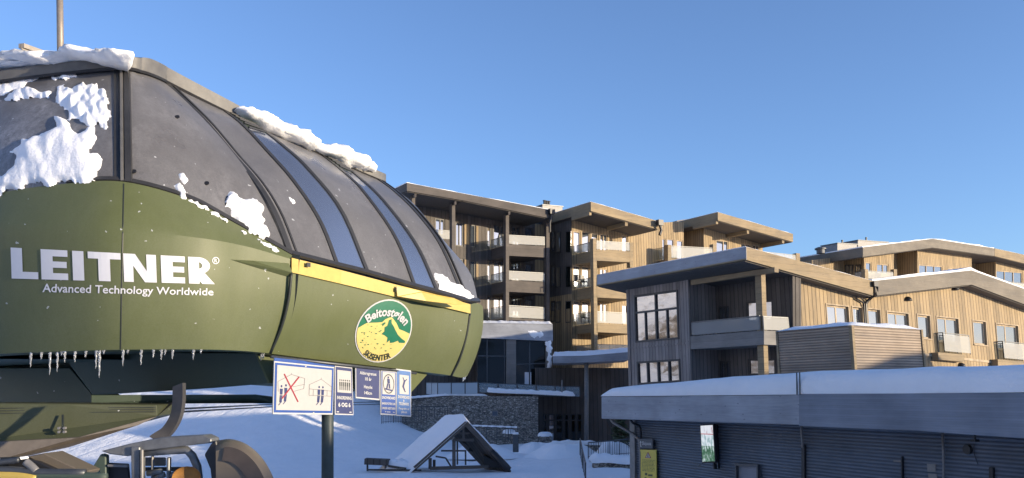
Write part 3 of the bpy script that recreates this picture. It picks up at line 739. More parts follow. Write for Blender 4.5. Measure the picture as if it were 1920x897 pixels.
# dark timber wall with entrance doors under the terrace
DW = Pl(1009, 70, (1, .12))
base = DW.at(1090, 830); base.z = 0
dwt = thing('entrance_hall', 'dark boarded entrance front with tall glass doors beside the stone wall', 'building front', base)
m = MB(); pprism(m, DW, [(1005, 690), (1200, 690), (1200, 850), (1005, 850)], -.1, .4); obj('wall', m, M_WOODL, dwt)
for x0, x1 in ((1018, 1026), (1028, 1040), (1042, 1056), (1058, 1067), (1070, 1080), (1082, 1092)):
    q = rect(x0, 776, x1, 832, .01)
    w = window(dwt, DW, q, (), (.22,), .09, .03, -.05, M_PANED if x0 % 4 else M_PANE, off=-.06)
# curved terrace wall of stone with snow ledge
m, t, b = new_mat('stone_wall')
uv = N(t, 'ShaderNodeUVMap').outputs[0]
vo = N(t, 'ShaderNodeTexVoronoi'); vo.inputs['Scale'].default_value = 1; t.links.new(scaled(t, uv, (6.5, 15, 1)), vo.inputs['Vector'])
ve = N(t, 'ShaderNodeTexVoronoi', feature='DISTANCE_TO_EDGE'); ve.inputs['Scale'].default_value = 1; t.links.new(scaled(t, uv, (6.5, 15, 1)), ve.inputs['Vector'])
sp = N(t, 'ShaderNodeSeparateColor'); t.links.new(vo.outputs['Color'], sp.inputs[0])
c = ramp(t, sp.outputs[0], [(.0, (.17, .155, .14)), (.45, (.34, .31, .27)), (.75, (.46, .42, .36)), (1, (.62, .58, .52))])
e = math_n(t, 'SMOOTHSTEP' if False else 'MULTIPLY', math_n(t, 'MINIMUM', math_n(t, 'MULTIPLY', ve.outputs['Distance'], 9), 1), 1)
t.links.new(mixc(t, 1, c, math_n(t, 'ADD', math_n(t, 'MULTIPLY', e, .75), .25), 'MULTIPLY'), b.inputs['Base Color'])
b.inputs['Roughness'].default_value = .85; bump(t, b, math_n(t, 'ADD', e, math_n(t, 'MULTIPLY', sp.outputs[1], .6)), .9, .08)
M_STONE = m
SW = Pl(1009, 65, (1, .03))
base = SW.at(920, 830); base.z = 0
sw = thing('stone_wall', 'rubble stone terrace wall with a small square vent below the glass railing', 'wall', base)
m = MB(); pprism(m, SW, [(842, 742), (1009, 744), (1009, 850), (842, 850)], 0, 1.2)
m.prism([SW.at(842, 744, 0), SW.at(842, 850, 0), SW.at(842, 850, -6) + Vector((-5, 0, 0)), SW.at(842, 744, -6) + Vector((-5, 0, 0))], Vector((.8, 0, 0)))
m.prism([SW.at(842, 744, -.02), SW.at(842, 860, -.02), SW.at(750, 860, -1.2), SW.at(750, 748, -1.2)], Vector((0, .9, 0)))
obj('masonry', m, M_STONE, sw)
m = MB(); pprism(m, SW, [(922, 770), (934, 770), (934, 781), (922, 781)], .06, .06); o = obj('vent_frame', m, M_ZINC, sw)
m = MB(); pprism(m, SW, [(923.5, 771.5), (932.5, 771.5), (932.5, 779.5), (923.5, 779.5)], .075, .012); obj('grille', m, M_CORR, o)
m = MB(); pprism(m, DW, [(1000, 736), (1080, 737), (1080, 744), (1000, 744)], 2.2, 2.2); obj('terrace_edge', m, M_FASCG, sw)
def ledge(pts, pl, d, h, label, seed=0):
    m = MB(); P = cr([Vector((x, y, 0)) for x, y in pts], 40); rows = []
    prof = [(.12, -.06), (.16, .45), (.02, .9), (-.4 * d, 1.0), (-d, .9), (-d, -.1)]
    for o_, z in prof:
        rows.append([pl.at(p.x, p.y, o_ + .04 * fbm((p.x * .08, o_, seed), 3)) + Vector((0, 0, z * h * (1 + .35 * fbm((p.x * .07, seed, 1), 3)) * (1 if 0 < k < 40 else .3))) for k, p in enumerate(P)])
    m.grid(rows); return tag(obj('ledge_snow', m, M_SNOW, smooth=True), label, 'snow', kind='stuff')
ledge([(913, 735), (940, 737), (1000, 739), (1040, 741), (1078, 743)], SW.shift(-.2), 1.6, .32, 'thick snow ledge along the terrace edge in front of the clear glass railing', 1)
ledge([(752, 749), (800, 745), (845, 742), (914, 743)], SW.shift(-.3), 1.0, .16, 'thin snow ledge on the left part of the stone wall', 2)
# terrace railing: frosted curved panels left, clear panels right
def px_rail(name, label, path, hpx, pl, mat, group=None, post_every=1, rail=.06, bars=0, mid=None):
    """railing along picture points on a plane, rail at hpx above"""
    A = [pl.at(x, y, o) for x, y, o in path]; B = [pl.at(x, y - hpx, o) for x, y, o in path]
    base = A[0].copy(); t = thing(name, label, 'railing', base, group)
    m = MB(); m.tube(B, rail / 2, 8); obj('handrail', m, M_STEEL, t)
    for a, b in zip(A, B):
        m = MB(); m.bar(a, b, rail * .8, rail * .8); obj('post', m, M_STEEL, t)
    if mat:
        m = MB()
        for i in range(len(A) - 1):
            d = (A[i + 1] - A[i]).normalized(); n = Vector((d.y, -d.x, 0)) * .015
            k = .04
            a0 = A[i].lerp(A[i + 1], k); a1 = A[i].lerp(A[i + 1], 1 - k); b0 = B[i].lerp(B[i + 1], k); b1 = B[i].lerp(B[i + 1], 1 - k)
            m.prism([a0 + n, a1 + n, a1.lerp(b1, .95) + n, a0.lerp(b0, .95) + n], -n)
        obj('glass_panel', m, mat, t)
    if bars:
        m = MB()
        for i in range(len(A) - 1):
            for k in range(1, bars + 1):
                q = k / (bars + 1); m.bar(A[i].lerp(A[i + 1], q), B[i].lerp(B[i + 1], q), .022, .022)
            m.bar(A[i].lerp(B[i], .12), A[i + 1].lerp(B[i + 1], .12), .03, .03)
        obj('bars', m, M_STEEL, t)
    return t
M_RGLF = rail_glass('frosted_railing_glass', (.42, .50, .55), .12)
px_rail('glass_railing', 'frosted pale glass railing curving along the left terrace corner', [(796, 739, -2.0), (808, 739.5, -1.0), (820, 739.5, -.4), (846, 739.5, -.2), (872, 739.5, -.2), (896, 738.5, -.2)], 22, SW, M_RGLF)
px_rail('glass_railing', 'clear glass railing on the terrace above the snow ledge', [(897, 736, -.25), (934, 738, -.25), (970, 739, -.25), (1006, 741, -.3), (1042, 742.5, -.3), (1060, 743.5, -.3), (1088, 744, -.3)], 18.5, SW, M_RGLC)
m = MB(); m.bar(SW.at(1054, 742, -.2), SW.at(1054, 713, -.2), .12, .1); tag(obj('fence_post', m, M_ZINC), 'single taller pale post in the clear terrace railing', 'post')

# low cabin with snowy stripes seen under the station's far corner
LC = Pl(840, 88, (1, .2))
base = LC.at(840, 745); lc = thing('low_cabin', 'low dark cabin with layered snowy eaves glimpsed below the station corner', 'cabin', base)
m = MB(); pprism(m, LC, [(760, 712), (896, 716), (896, 760), (760, 760)], 0, 4); obj('wall', m, M_WOODD, lc)
for k in range(3):
    m = MB(); pprism(m, LC, [(790 + 3 * k, 711 - 5 * k), (906 - 10 * k, 715 - 4.5 * k), (906 - 10 * k, 717.5 - 4.5 * k), (790 + 3 * k, 714 - 5 * k)], .5 - .3 * k, 4 - k); obj('roof_board', m, M_SNOW if k % 2 == 0 else M_FASCG, lc)
for x in (779, 792, 806):
    m = MB(); pprism(m, LC, [(x, 716), (x + 3, 716), (x + 3, 752), (x, 752)], .3, .3); obj('post', m, M_FASC, lc)

# ------------------------------------------------------------------ square: railings, planters, bin, mounds
px_rail('bar_railing', 'black bar railing on the snowy slope, lower row behind the slalom signs', [(716, 795, 0), (738, 793, 0), (760, 794, 0), (778, 796, 0), (800, 797, 0)], 26, Pl(760, 56, (1, 0)), None, bars=6)
px_rail('bar_railing', 'black bar railing beside the stone wall, upper row on the slope', [(768, 784, 0), (790, 783, 0), (815, 783, 0), (839, 783, 0)], 20, Pl(800, 60, (1, 0)), None, bars=4)
px_rail('bar_railing', 'black railing with snow on its rail behind the half-buried shelter', [(874, 824, 0), (893, 825, 0), (912, 826, 0), (932, 827, 0), (953, 828, 0), (971, 828, 0)], 25, Pl(920, 58, (1, .06)), None, bars=3)
px_rail('bar_railing', 'near black bar railing standing in snow beside the kiosk corner', [(1103, 860, 0), (1122, 859, 0), (1142, 857, 0), (1162, 855, 0), (1186, 853, 0)], 30, Pl(1140, 47, (1, -.05)), None, bars=5)
px_rail('bar_railing', 'short black bar railing at the lower edge of the picture left of the kiosk', [(1098, 905, 0), (1103, 890, -3), (1108, 872, -6)], 36, Pl(1100, 38, (1, 0)), None, bars=3)
m = MB(); A = Pl(920, 58, (1, .06))
for i in range(24):
    x = 874 + i * 4.05; m.box(A.at(x, 799 + i * .16, 0) + Vector((0, 0, .05)), (.17, 0, 0), (0, .14, 0), (0, 0, .09 + .03 * sin(i * 1.7)))
tag(obj('rail_snow', m, M_SNOW), 'strip of snow lying on the rail behind the half-buried shelter', 'snow', kind='stuff')
def mound(px, py, d, rx, ry, h, label, name='snow_mound', mat=None, seed=0):
    p = at(px, py, d); m = MB(); rows = []
    for i in range(12):
        rr = i / 11; row = []
        for j in range(29):
            a = 2 * pi * j / 28; k = 1 + .25 * fbm((cos(a) * 1.3, sin(a) * 1.3, seed), 3)
            row.append(p + Vector((rx * rr * cos(a) * k, ry * rr * sin(a) * k, -.25 + (h + .25) * (1 - sstep(rr, .25, 1)) * (1 + .2 * fbm((rr * 2, a, seed + 3), 3)))))
        rows.append(row)
    m.grid(rows); return tag(obj(name, m, mat or M_SNOW, smooth=True), label, 'snow', kind='stuff')
def planter(px, py, d, s, label):
    p = at(px, py, d); t = thing('planter', label, 'planter', p)
    m = MB(); m.box(p + Vector((0, 0, .3 * s)), (1.0 * s, 0, 0), (0, 1.0 * s, 0), (0, 0, .6 * s)); obj('stone_base', m, M_STONE, t)
    m = MB(); rows = []
    for i in range(8):
        a = i / 7 * pi / 2; rows.append([p + Vector((.60 * s * cos(q) * cos(a) ** .5, .60 * s * sin(q) * cos(a) ** .5, .57 * s + .36 * s * sin(a))) for q in [2 * pi * j / 20 for j in range(21)]])
    m.grid(rows); obj('snow_cover', m, M_SNOW, t, smooth=True)
planter(1022, 832, 62, .85, 'stone bollard with a round snow cap at the end of the stone wall')
planter(954.5, 826, 58.5, .75, 'stone bollard with a round snow cap behind the railing')
p = at(967, 848, 53); t_ = thing('litter_bin', 'slim dark litter bin with snow on top beside the shelter', 'bin', p)
m = MB(); m.box(p + Vector((0, 0, .5)), (.34, 0, 0), (0, .34, 0), (0, 0, 1.0)); obj('body', m, M_STEEL, t_, bevel=.02)
m = MB(); m.box(p + Vector((0, 0, 1.07)), (.36, 0, 0), (0, .36, 0), (0, 0, .12)); obj('snow_cover', m, M_SNOW, t_, bevel=.04)
LW = Pl(1070, 56, (1, .02))
lw = thing('low_stone_wall', 'low stone wall with a flat snow top crossing the square', 'wall', LW.at(1110, 846))
m = MB(); pprism(m, LW, [(1036, 834), (1200, 836), (1200, 862), (1036, 858)], 0, .5); obj('masonry', m, M_STONE, lw)
ledge([(1034, 834), (1080, 833), (1130, 835), (1200, 836)], LW.shift(.06), .6, .22, 'flat snow layer on top of the low stone wall', 6)
LW2 = Pl(1140, 44, (1, .02))
lw2 = thing('low_stone_wall', 'short snow-topped stone kerb wall near the kiosk corner', 'wall', LW2.at(1140, 875))
m = MB(); pprism(m, LW2, [(1112, 868), (1200, 870), (1200, 884), (1112, 884)], 0, .5); obj('masonry', m, M_STONE, lw2)
ledge([(1108, 868), (1140, 867), (1170, 870), (1200, 870)], LW2.shift(.06), .9, .38, 'rounded snow on the short kerb wall near the kiosk corner', 8)
mound(1010, 846, 57, 2.2, 1.6, .5, 'shovelled snow heap in front of the entrance doors', seed=4)
mound(1060, 852, 52, 3.0, 2.0, .55, 'long shovelled snow bank below the low stone wall', seed=6)
mound(1150, 858, 48, 1.6, 1.2, .75, 'snow heap behind the near bar railing', seed=9)
mound(900, 850, 52, 2.6, 1.6, .5, 'smooth drift behind the right side of the shelter', seed=18)
# spruce beside the kiosk
M_NEEDLE = plain('spruce_needles', (.10, .12, .065), .7, var=.5, nscale=3)
M_BARK = plain('bark', (.09, .07, .05), .9)
def spruce(px, py, d, h, w, label):
    p = at(px, py, d); p.z = ground_z(p.x, p.y) - .1; t = thing('spruce_tree', label, 'tree', p)
    m = MB(); m.tube([p, p + Vector((0, 0, h * .5)), p + Vector((0, 0, h))], [.12, .08, .02], 8); obj('trunk', m, M_BARK, t)
    m = MB(); rnd = random.Random(3)
    for k in range(190):
        z = h * (.1 + .9 * (k / 190)); a = rnd.random() * 2 * pi; ln = w * (1.02 - k / 190) * rnd.uniform(.65, 1.1)
        d1 = Vector((cos(a), sin(a), -.25 + .3 * rnd.random())); q0 = p + Vector((0, 0, z))
        for j in range(16):
            s = (j + 1) / 16; c = q0 + d1 * ln * s; lat = Vector((-sin(a), cos(a), 0))
            for sg in (-1, 1):
                e = c + (lat * sg * .9 + d1 * .7 + Vector((0, 0, rnd.uniform(-.5, .3)))) * (.16 * (1.2 - s * .7)); o = Vector((rnd.uniform(-1, 1), rnd.uniform(-1, 1), rnd.uniform(-1, 1))) * .03
                m.poly([c, e + o, e - o + Vector((0, 0, .02))])
    obj('crown', m, M_NEEDLE, t); return t
spruce(1165, 848, 52, 3.1, 1.0, 'small dark spruce in the gap between entrance front and kiosk corner')

# ------------------------------------------------------------------ half-buried shelter
HU = Pl(874, 43, (1, .03)); HL = Vector((-.53, .85, 0)).normalized()
base = HU.at(868, 880); hu = thing('gable_shelter', 'small open timber shelter half buried in snow, its steep roof reaching the ground', 'shelter', base)
LEN = 2.5
def seg(name, a, b, w, o0, th, mat=M_FASCG, parent=hu, pl=HU):
    ax, ay = a; bx, by = b; dx, dy = bx - ax, by - ay; l = sqrt(dx * dx + dy * dy); nx, ny = -dy / l * w / 2, dx / l * w / 2
    m = MB(); pprism(m, pl, [(ax + nx, ay + ny), (bx + nx, by + ny), (bx - nx, by - ny), (ax - nx, ay - ny)], o0, th); return obj(name, m, mat, parent)
seg('barge_board', (875, 793), (778, 878), 8, .12, .1); seg('barge_board', (872, 793), (956, 880), 8, .12, .1)
m = MB(); ap = HU.at(874, 791); el = HU.at(775, 880); er = HU.at(958, 882)
m.prism([ap, el, el + Vector((0, 0, -.12)), ap + Vector((0, 0, -.16))], HL * LEN); m.prism([ap, ap + Vector((0, 0, -.16)), er + Vector((0, 0, -.12)), er], HL * LEN); obj('roof', m, M_WOODD, hu)
seg('tie_beam', (849, 825.5), (889, 825.5), 5, -.02, .14); seg('king_post', (869, 800), (869, 823), 4, -.02, .1)
seg('tie_beam', (858, 813), (880, 813), 3, -.04, .1)
seg('post', (851, 826), (851, 877), 6.5, -.04, .2); seg('post', (856.5, 828), (856.5, 874), 3, -.8, .1)
seg('base_beam', (806, 879), (916, 876), 6, -.05, .2)
seg('rail', (826, 847), (874, 847), 3, -.5, .08); seg('post', (872.5, 847), (872.5, 874), 3, -.5, .1); seg('post', (806, 860), (806, 880), 6, -.1, .2); seg('post', (813, 864), (813, 880), 5, -.4, .2)
seg('brace', (816, 857), (835, 860), 3, -.3, .06); seg('brace', (835, 860), (845, 876), 3, -.3, .06)
m = MB(); pprism(m, HU, [(906, 855), (936, 870), (938, 878), (908, 878)], -.4, .5); obj('bench_box', m, M_BLACK, hu)
m = MB(); pprism(m, HU, [(860, 828), (880, 843), (876, 850), (900, 852), (896, 838), (884, 826)], -1.6, .1); obj('inner_board', m, M_BLACK, hu)
m = MB(); m.tube([HU.at(921, 846, .02) , HU.at(950, 877, .05), HU.at(956, 881, .05)], [.16, .17, .12], 10); obj('log_edge', m, M_BLACK, hu, smooth=True)
# snow on its roof
for sgn, e, ex in ((-1, el, 1.35), (1, er, .9)):
    m = MB(); rows = []
    for i in range(17):
        u = i / 16 * ex; row = []
        for j in range(14):
            v = j / 13; p = ap.lerp(e, u) + HL * (LEN * (v * 1.10 - .06))
            ed = min(1, min(v, 1 - v) * 7) if v not in (0, 1) else 0
            up = .31 * ed * (1 if u < ex - .05 else .3) * (.9 + .3 * fbm(p * .9, 3)) + (.02 if u > 0 else .02)
            p = p + Vector((0, 0, up))
            if sgn < 0 and u > 1: p.z = max(p.z, ground_z(p.x, p.y) - .05)
            row.append(p)
        rows.append(row)
    m.grid(rows); tag(obj('roof_snow', m, M_SNOW, smooth=True), 'smooth snow sheet on the left slope of the half-buried shelter' if sgn < 0 else 'snow strip on the right slope of the half-buried shelter', 'snow', kind='stuff')
# dark sledge frame
SL = Pl(705, 43, (1, 0)); sl = thing('wooden_bench', 'dark wooden bench sticking out of the snow left of the shelter', 'bench', SL.at(705, 884))
seg('seat', (683, 866), (728, 868), 11, 0, .7, M_WOODD, sl, SL)
for x in (688, 722): seg('leg', (x, 872), (x, 884), 3, -.1, .1, M_WOODD, sl, SL)
seg('runner', (690, 881), (790, 882), 3, .1, .1, M_BLACK, sl, SL); seg('back_rail', (728, 874), (762, 879), 4, .1, .1, M_WOODD, sl, SL)
mound(745, 882, 43.5, 1.5, .8, .45, 'drift of snow between the wooden bench and the shelter roof', seed=22)

# ------------------------------------------------------------------ the kiosk
KD = (-.375, .927); KF = Pl(1920, 17, KD); KW = KF.shift(-.9)
base = KW.at(1500, 897); base.z = 0
kk = thing('ticket_kiosk', 'low ticket kiosk with corrugated dark wall and a deep snow-covered flat roof', 'kiosk', base)
def kpoly(off, pts): return [KF.at(x, y, off) for x, y in pts]
m = MB(); m.prism(kpoly(0, [(1127.5, 744), (1501, 740), (1501, 797.5), (1127.5, 785.5)]), -KF.n * 7); obj('fascia', m, M_FASCK, kk, bevel=.02)
m = MB(); m.prism(kpoly(.03, [(1500, 739), (2800, 733), (2800, 877), (2150, 838), (1720, 808), (1500, 799)]), -KF.n * 7); obj('fascia', m, M_FASCM, kk)
m = MB(); a = KW.at(1189, 780); b_ = KW.at(2800, 780); up = a.z; m.prism([Vector((a.x, a.y, up)), Vector((b_.x, b_.y, up)), Vector((b_.x, b_.y, -.5)), Vector((a.x, a.y, -.5))], -KF.n * 5.6); obj('wall', m, M_CORR, kk)
m = MB(); pprism(m, KW, [(1184, 785), (1193, 785), (1194.5, 960), (1185.5, 960)], .08, .3); obj('corner_post', m, M_ZINC, kk)
# snow slab on the roof
m = MB()
topline = [(1128, 741.5), (1131, 736), (1142, 727), (1200, 720.5), (1300, 712), (1400, 704), (1500, 697), (1700, 690.5), (1920, 683.5), (2150, 676), (2800, 655)]
P = []
for (x0, y0), (x1, y1) in zip(topline[:-1], topline[1:]):
    k = max(1, int((x1 - x0) / 14)); P += [(x0 + (x1 - x0) * i / k, y0 + (y1 - y0) * i / k) for i in range(k)]
P.append(topline[-1]); rows = []
for fo, fz in ((.015, 0), (.03, .25), (.01, .5), (-.05, .75), (-.16, .90), (-.35, .98), (-.8, 1.02), (-2, 1.06), (-4, 1.08), (-6.9, 1.0), (-6.95, 0)):
    row = []
    for x, y in P:
        yb = 743.5 - (x - 1127) * .0095; b0 = KF.at(x, yb); h = (KF.at(x, y) - b0).z
        row.append(b0 + KF.n * (fo + .035 * fbm((x * .011, fz * 2, 5), 3)) + Vector((0, 0, max(0, h) * fz + (.03 * fbm((x * .012, fo, 3), 3) if fz > .5 else 0))))
    rows.append(row)
m.grid(rows); tag(obj('roof_snow', m, M_SNOW, smooth=True), 'thick smooth snow slab lying on the flat kiosk roof', 'snow', kind='stuff')
m = MB()
for x in (1497.3, 1502.8): m.bar(KF.at(x, 740, .05), KF.at(x, 698, .06), .02, .03)
tag(obj('roof_strap', m, M_STEEL), 'pair of thin dark joint strips across the snow edge above the kiosk wall', 'strip')
# rain pipes and posts on the kiosk wall
def pipe(label, pts, r, mat, pl=KW, cat='downpipe', name='downpipe'):
    m = MB(); m.tube([pl.shift(p[2]).at(p[0], p[1]) for p in pts], r, 10); return tag(obj(name, m, mat, smooth=True), label, cat)
pipe('slanting grey rain pipe from the roof corner to the kiosk wall', [(1145, 786, .7), (1149, 792, .7), (1185, 813, .12), (1199, 825, .1), (1201, 850, .1), (1201, 960, .1)], .05, M_ZINC)
pipe('bent black pipe beside the corner post of the kiosk', [(1182, 787, .5), (1186, 793, .4), (1199, 799, .1), (1201, 806, .1), (1202, 824, .1)], .045, M_BLACK)
pipe('pale rain pipe below the roof joint of the kiosk', [(1502.5, 797, .12), (1503, 810, .12), (1505, 840, .12)], .035, M_ZINC)
pipe('thin pale rain pipe down the right part of the kiosk wall', [(1767, 812, .1), (1769, 850, .1), (1770, 960, .1)], .028, M_ZINC)
def wbox(name, label, cat, q, off, th, mat, group=None, bevel=.008, pl=KW):
    m = MB(); pprism(m, pl, q, off, th); return tag(obj(name, m, mat, bevel=bevel), label, cat, group)
wbox('shutter_rail', 'wide black shutter rail running down below the pale pipe on the kiosk wall', 'rail', [(1506, 834), (1512, 834.5), (1512, 960), (1506, 960)], .07, .07, M_BLACK)
wbox('shutter_rail', 'narrow dark shutter rail in the middle of the corrugated kiosk wall', 'rail', [(1692, 856), (1695, 856), (1695.5, 960), (1692.5, 960)], .06, .06, M_BLACK)
wbox('shutter_rail', 'short black shutter rail at the far right of the kiosk wall', 'rail', [(1858, 876), (1866, 877), (1866, 960), (1858, 960)], .07, .07, M_BLACK)
m = MB(); m.tube([KW.at(1861, 797, .5), KW.at(1861, 823, .5)], .022, 8); m.box(KW.at(1861, 825, .5), KW.d * .12, KW.n * .12, (0, 0, .05))
tag(obj('hanging_hook', m, M_BLACK), 'short dark hanger with a pale foot under the eave at far right', 'hook')
def plate(q, label):
    wbox('notice_plate', label, 'plate', q, .02, .015, M_ZINC, 'small plates on the kiosk wall', .002)
plate([(1739, 870), (1755, 870.5), (1756, 885), (1740, 885)], 'small pale notice plate on the kiosk wall, upper of two')
plate([(1741, 888), (1757, 889), (1758, 897), (1742, 897)], 'small pale notice plate on the kiosk wall, lower of two')
plate([(1676, 863), (1691, 864), (1691, 867), (1676, 866)], 'tiny pale strip plate beside the narrow shutter rail')
p = KW.at(1817, 843); t_ = thing('wall_fitting', 'round dark fitting with loose cable high on the right kiosk wall', 'fitting', p)
m = MB(); m.tube([p, p + KW.n * .08], .10, 16); obj('cup', m, M_BLACK, t_); m = MB(); m.box(KW.at(1813, 836, .03), KW.d * .10, KW.n * .03, (0, 0, .015)); obj('tab', m, M_ZINC, t_)
m = MB(); m.tube([KW.at(1828, 832, .03), KW.at(1829, 850, .04), KW.at(1833, 862, .04), KW.at(1836, 872, .03)], .008, 6); obj('cable', m, M_BLACK, t_)
# information screen, turned a little to the left
q = [KW.shift(.55).at(1312, 797), KW.shift(.40).at(1337.5, 795.5), KW.shift(.40).at(1342, 868), KW.shift(.55).at(1316, 869)]
du = (q[1] - q[0]).normalized(); nn = du.cross(Vector((0, 0, 1))); nn.normalize()
if nn.y > 0: nn = -nn
t_ = thing('information_screen', 'tall lit information screen showing green slope and snow on the kiosk wall', 'screen', q[3])
m = MB(); m.prism([p + nn * 0 for p in q], -nn * .16); obj('casing', m, M_BLACK, t_, bevel=.01)
m, t, b = new_mat('screen_picture')
uvn = N(t, 'ShaderNodeTexCoord').outputs['Object']; sp = N(t, 'ShaderNodeSeparateXYZ'); t.links.new(uvn, sp.inputs[0])
H = (q[0] - q[3]).length
v = math_n(t, 'DIVIDE', sp.outputs[2], H)
nz = noise_n(t, scaled(t, uvn, (9, 9, 3)), 1.6, 5, .7)
low = ramp(t, nz, [(.35, (.02, .07, .03)), (.52, (.08, .2, .12)), (.62, (.65, .75, .8))])
mid = ramp(t, nz, [(.40, (.25, .4, .42)), (.55, (.75, .82, .9))])
top = ramp(t, noise_n(t, scaled(t, uvn, (14, 14, 3)), 1.2, 3), [(.30, (.40, .10, .10)), (.40, (.70, .74, .82)), (.8, (.9, .9, .95))])
cc = mixc(t, math_n(t, 'GREATER_THAN', v, .46), low, mid); cc = mixc(t, math_n(t, 'GREATER_THAN', v, .76), cc, top)
red = math_n(t, 'MULTIPLY', math_n(t, 'GREATER_THAN', v, .755), math_n(t, 'LESS_THAN', v, .775)); cc = mixc(t, red, cc, (.45, .06, .06))
t.links.new(cc, b.inputs['Emission Color']); b.inputs['Emission Strength'].default_value = .33; b.inputs['Base Color'].default_value = (.01, .01, .01, 1)
M_SCR = m
m = MB(); m.prism([bil(q, u, v_) + nn * .004 for u, v_ in ((.06, .025), (.94, .025), (.94, .96), (.06, .96))], -nn * .003); obj('display', m, M_SCR, t_)
m = MB(); m.bar(KW.at(1340, 797, .12), KW.at(1347, 880, .12), .07, .1, KW.n); m.bar(KW.at(1345, 797, .02), KW.at(1349, 879, .02), .05, .04, KW.n); obj('wall_bracket', m, M_BLACK, t_)
m = MB(); m.bar(KW.at(1327, 870, .3), KW.at(1327.5, 876, .3), .05, .05); obj('foot', m, M_ZINC, t_)
# hatch at the lower edge
t_ = thing('service_hatch', 'grey framed service hatch at the lower edge of the kiosk wall', 'hatch', KW.at(1407, 900))
q3 = [KW.at(1385, 869), KW.at(1428, 871), KW.at(1429, 930), KW.at(1386, 930)]
obj('frame', frame_mb(q3, KW.n, (), (), .06, .14, 0), M_STEEL, t_); m = MB(); m.prism([p + KW.n * .05 for p in q3], -KW.n * .05); obj('panel', m, M_FASCM, t_)
M_WHITE = plain('white_paint', (.50, .50, .49), .5, var=.04); M_CREAM = plain('cream_sign', (.44, .425, .40), .45, var=.03)
M_NAVY = plain('navy_blue', (.025, .035, .12), .45, var=.06); M_BLUE = plain('sign_blue', (.02, .07, .28), .45, var=.06); M_RED = plain('sign_red', (.30, .012, .03), .5, var=.06)
M_YELL = plain('yellow_paint', (.54, .385, .085), .42, var=.08); M_INK = plain('dark_ink', (.02, .025, .02), .5); M_DGREEN = plain('emblem_green', (.012, .14, .075), .45, var=.06)
M_PYEL = plain('pale_yellow', (.60, .49, .16), .45, var=.04); M_SIGNY = plain('notice_yellow', (.66, .53, .08), .5, var=.05); M_GREYS = plain('grey_sign', (.07, .075, .085), .5, var=.05)
# way-finding sign and yellow notice
q = [KW.at(1205, 822.5, .14), KW.at(1230, 823.5, .14), KW.at(1230, 841.5, .14), KW.at(1205, 840.5, .14)]; n = KW.n
t_ = thing('direction_sign', 'dark grey direction sign with white arrow above the yellow notice', 'sign', q[3])
m = MB(); m.prism(q, -n * .06); obj('board', m, M_GREYS, t_, bevel=.008)
m = MB(); text_mb(m, 'Skipass', lambda u, v: bil(q, .22 + u * .68, .28 + v * .48) + n * .004, .012); obj('lettering', m, M_WHITE, t_)
m = MB(); f = lambda u, v: bil(q, u, v) + n * .005
m.poly([f(.115, .2), f(.19, .42), f(.04, .42)]); m.poly([f(.09, .42), f(.14, .42), f(.14, .75), f(.19, .75), f(.19, .83), f(.09, .83)]); obj('arrow', m, M_WHITE, t_)
q = [KW.at(1206, 843, .12), KW.at(1236, 844, .12), KW.at(1236.5, 960, .12), KW.at(1206.5, 957, .12)]; q2 = q
t_ = thing('warning_notice', 'tall yellow warning notice with a red triangle at the kiosk corner', 'sign', q[3])
m = MB(); m.prism(q, -n * .03); obj('board', m, M_SIGNY, t_)
f2 = lambda u, v, o=.004: bil(q2, u, v) + n * o
m = MB(); m.poly([f2(.5, .03), f2(.70, .135), f2(.30, .135)]); obj('triangle', m, M_RED, t_)
m = MB(); m.poly([f2(.5, .05, .007), f2(.645, .127, .007), f2(.355, .127, .007)]); obj('triangle_field', m, M_CREAM, t_)
m = MB(); m.poly([f2(.485, .075, .01), f2(.515, .075, .01), f2(.53, .12, .01), f2(.47, .12, .01)]); 
rnd = random.Random(5)
for r_ in range(9):
    u = .10 + .05 * rnd.random()
    while u < .86:
        w_ = rnd.uniform(.03, .11); v = .165 + r_ * .022; m.poly([f2(u, v), f2(min(.9, u + w_), v), f2(min(.9, u + w_), v + .009), f2(u, v + .009)]); u += w_ + .03
for x0, x1, y0, y1 in ((.3, .45, .38, .42), (.5, .78, .40, .43), (.28, .4, .45, .5), (.55, .75, .46, .5)):
    m.poly([f2(x0, y0), f2(x1, y0), f2(x1, y1), f2(x0, y1)])
obj('print', m, plain('notice_ink', (.12, .12, .04), .6), t_)
# ------------------------------------------------------------------ the chairlift station
def paint(name, col, rough=.38, dust=.25, streak=.2):
    m, t, b = new_mat(name)
    P_ = N(t, 'ShaderNodeNewGeometry').outputs['Position']
    st = noise_n(t, scaled(t, P_, (5, 5, .35)), 1.6, 5, .6); bl = noise_n(t, P_, .7, 4); sp_ = noise_n(t, P_, 38, 3, .7)
    c = mixc(t, math_n(t, 'MULTIPLY', st, streak), col, tuple(min(1, x * 1.7 + .01) for x in col))
    c = mixc(t, math_n(t, 'MULTIPLY', math_n(t, 'MULTIPLY', bl, sp_), dust), c, (.55, .57, .6))
    fl = math_n(t, 'GREATER_THAN', noise_n(t, P_, 9, 2, .4), .755)
    c = mixc(t, math_n(t, 'MULTIPLY', fl, .5), c, (.7, .72, .75))
    t.links.new(c, b.inputs['Base Color'])
    t.links.new(math_n(t, 'ADD', math_n(t, 'MULTIPLY', bl, .3), rough - .1), b.inputs['Roughness'])
    b.inputs['Specular IOR Level'].default_value = .4
    bump(t, b, bl, .08, .05); return m
M_GREEN = paint('green_paint', (.080, .093, .026), .46, .16, .35); M_GREEND = paint('dark_shaded_green_paint', (.05, .075, .052), .5, .10, .12)  # second green is the station paint darkened for its shaded underside
M_HOOD = paint('smoked_hood', (.070, .066, .066), .27, .35, .35)
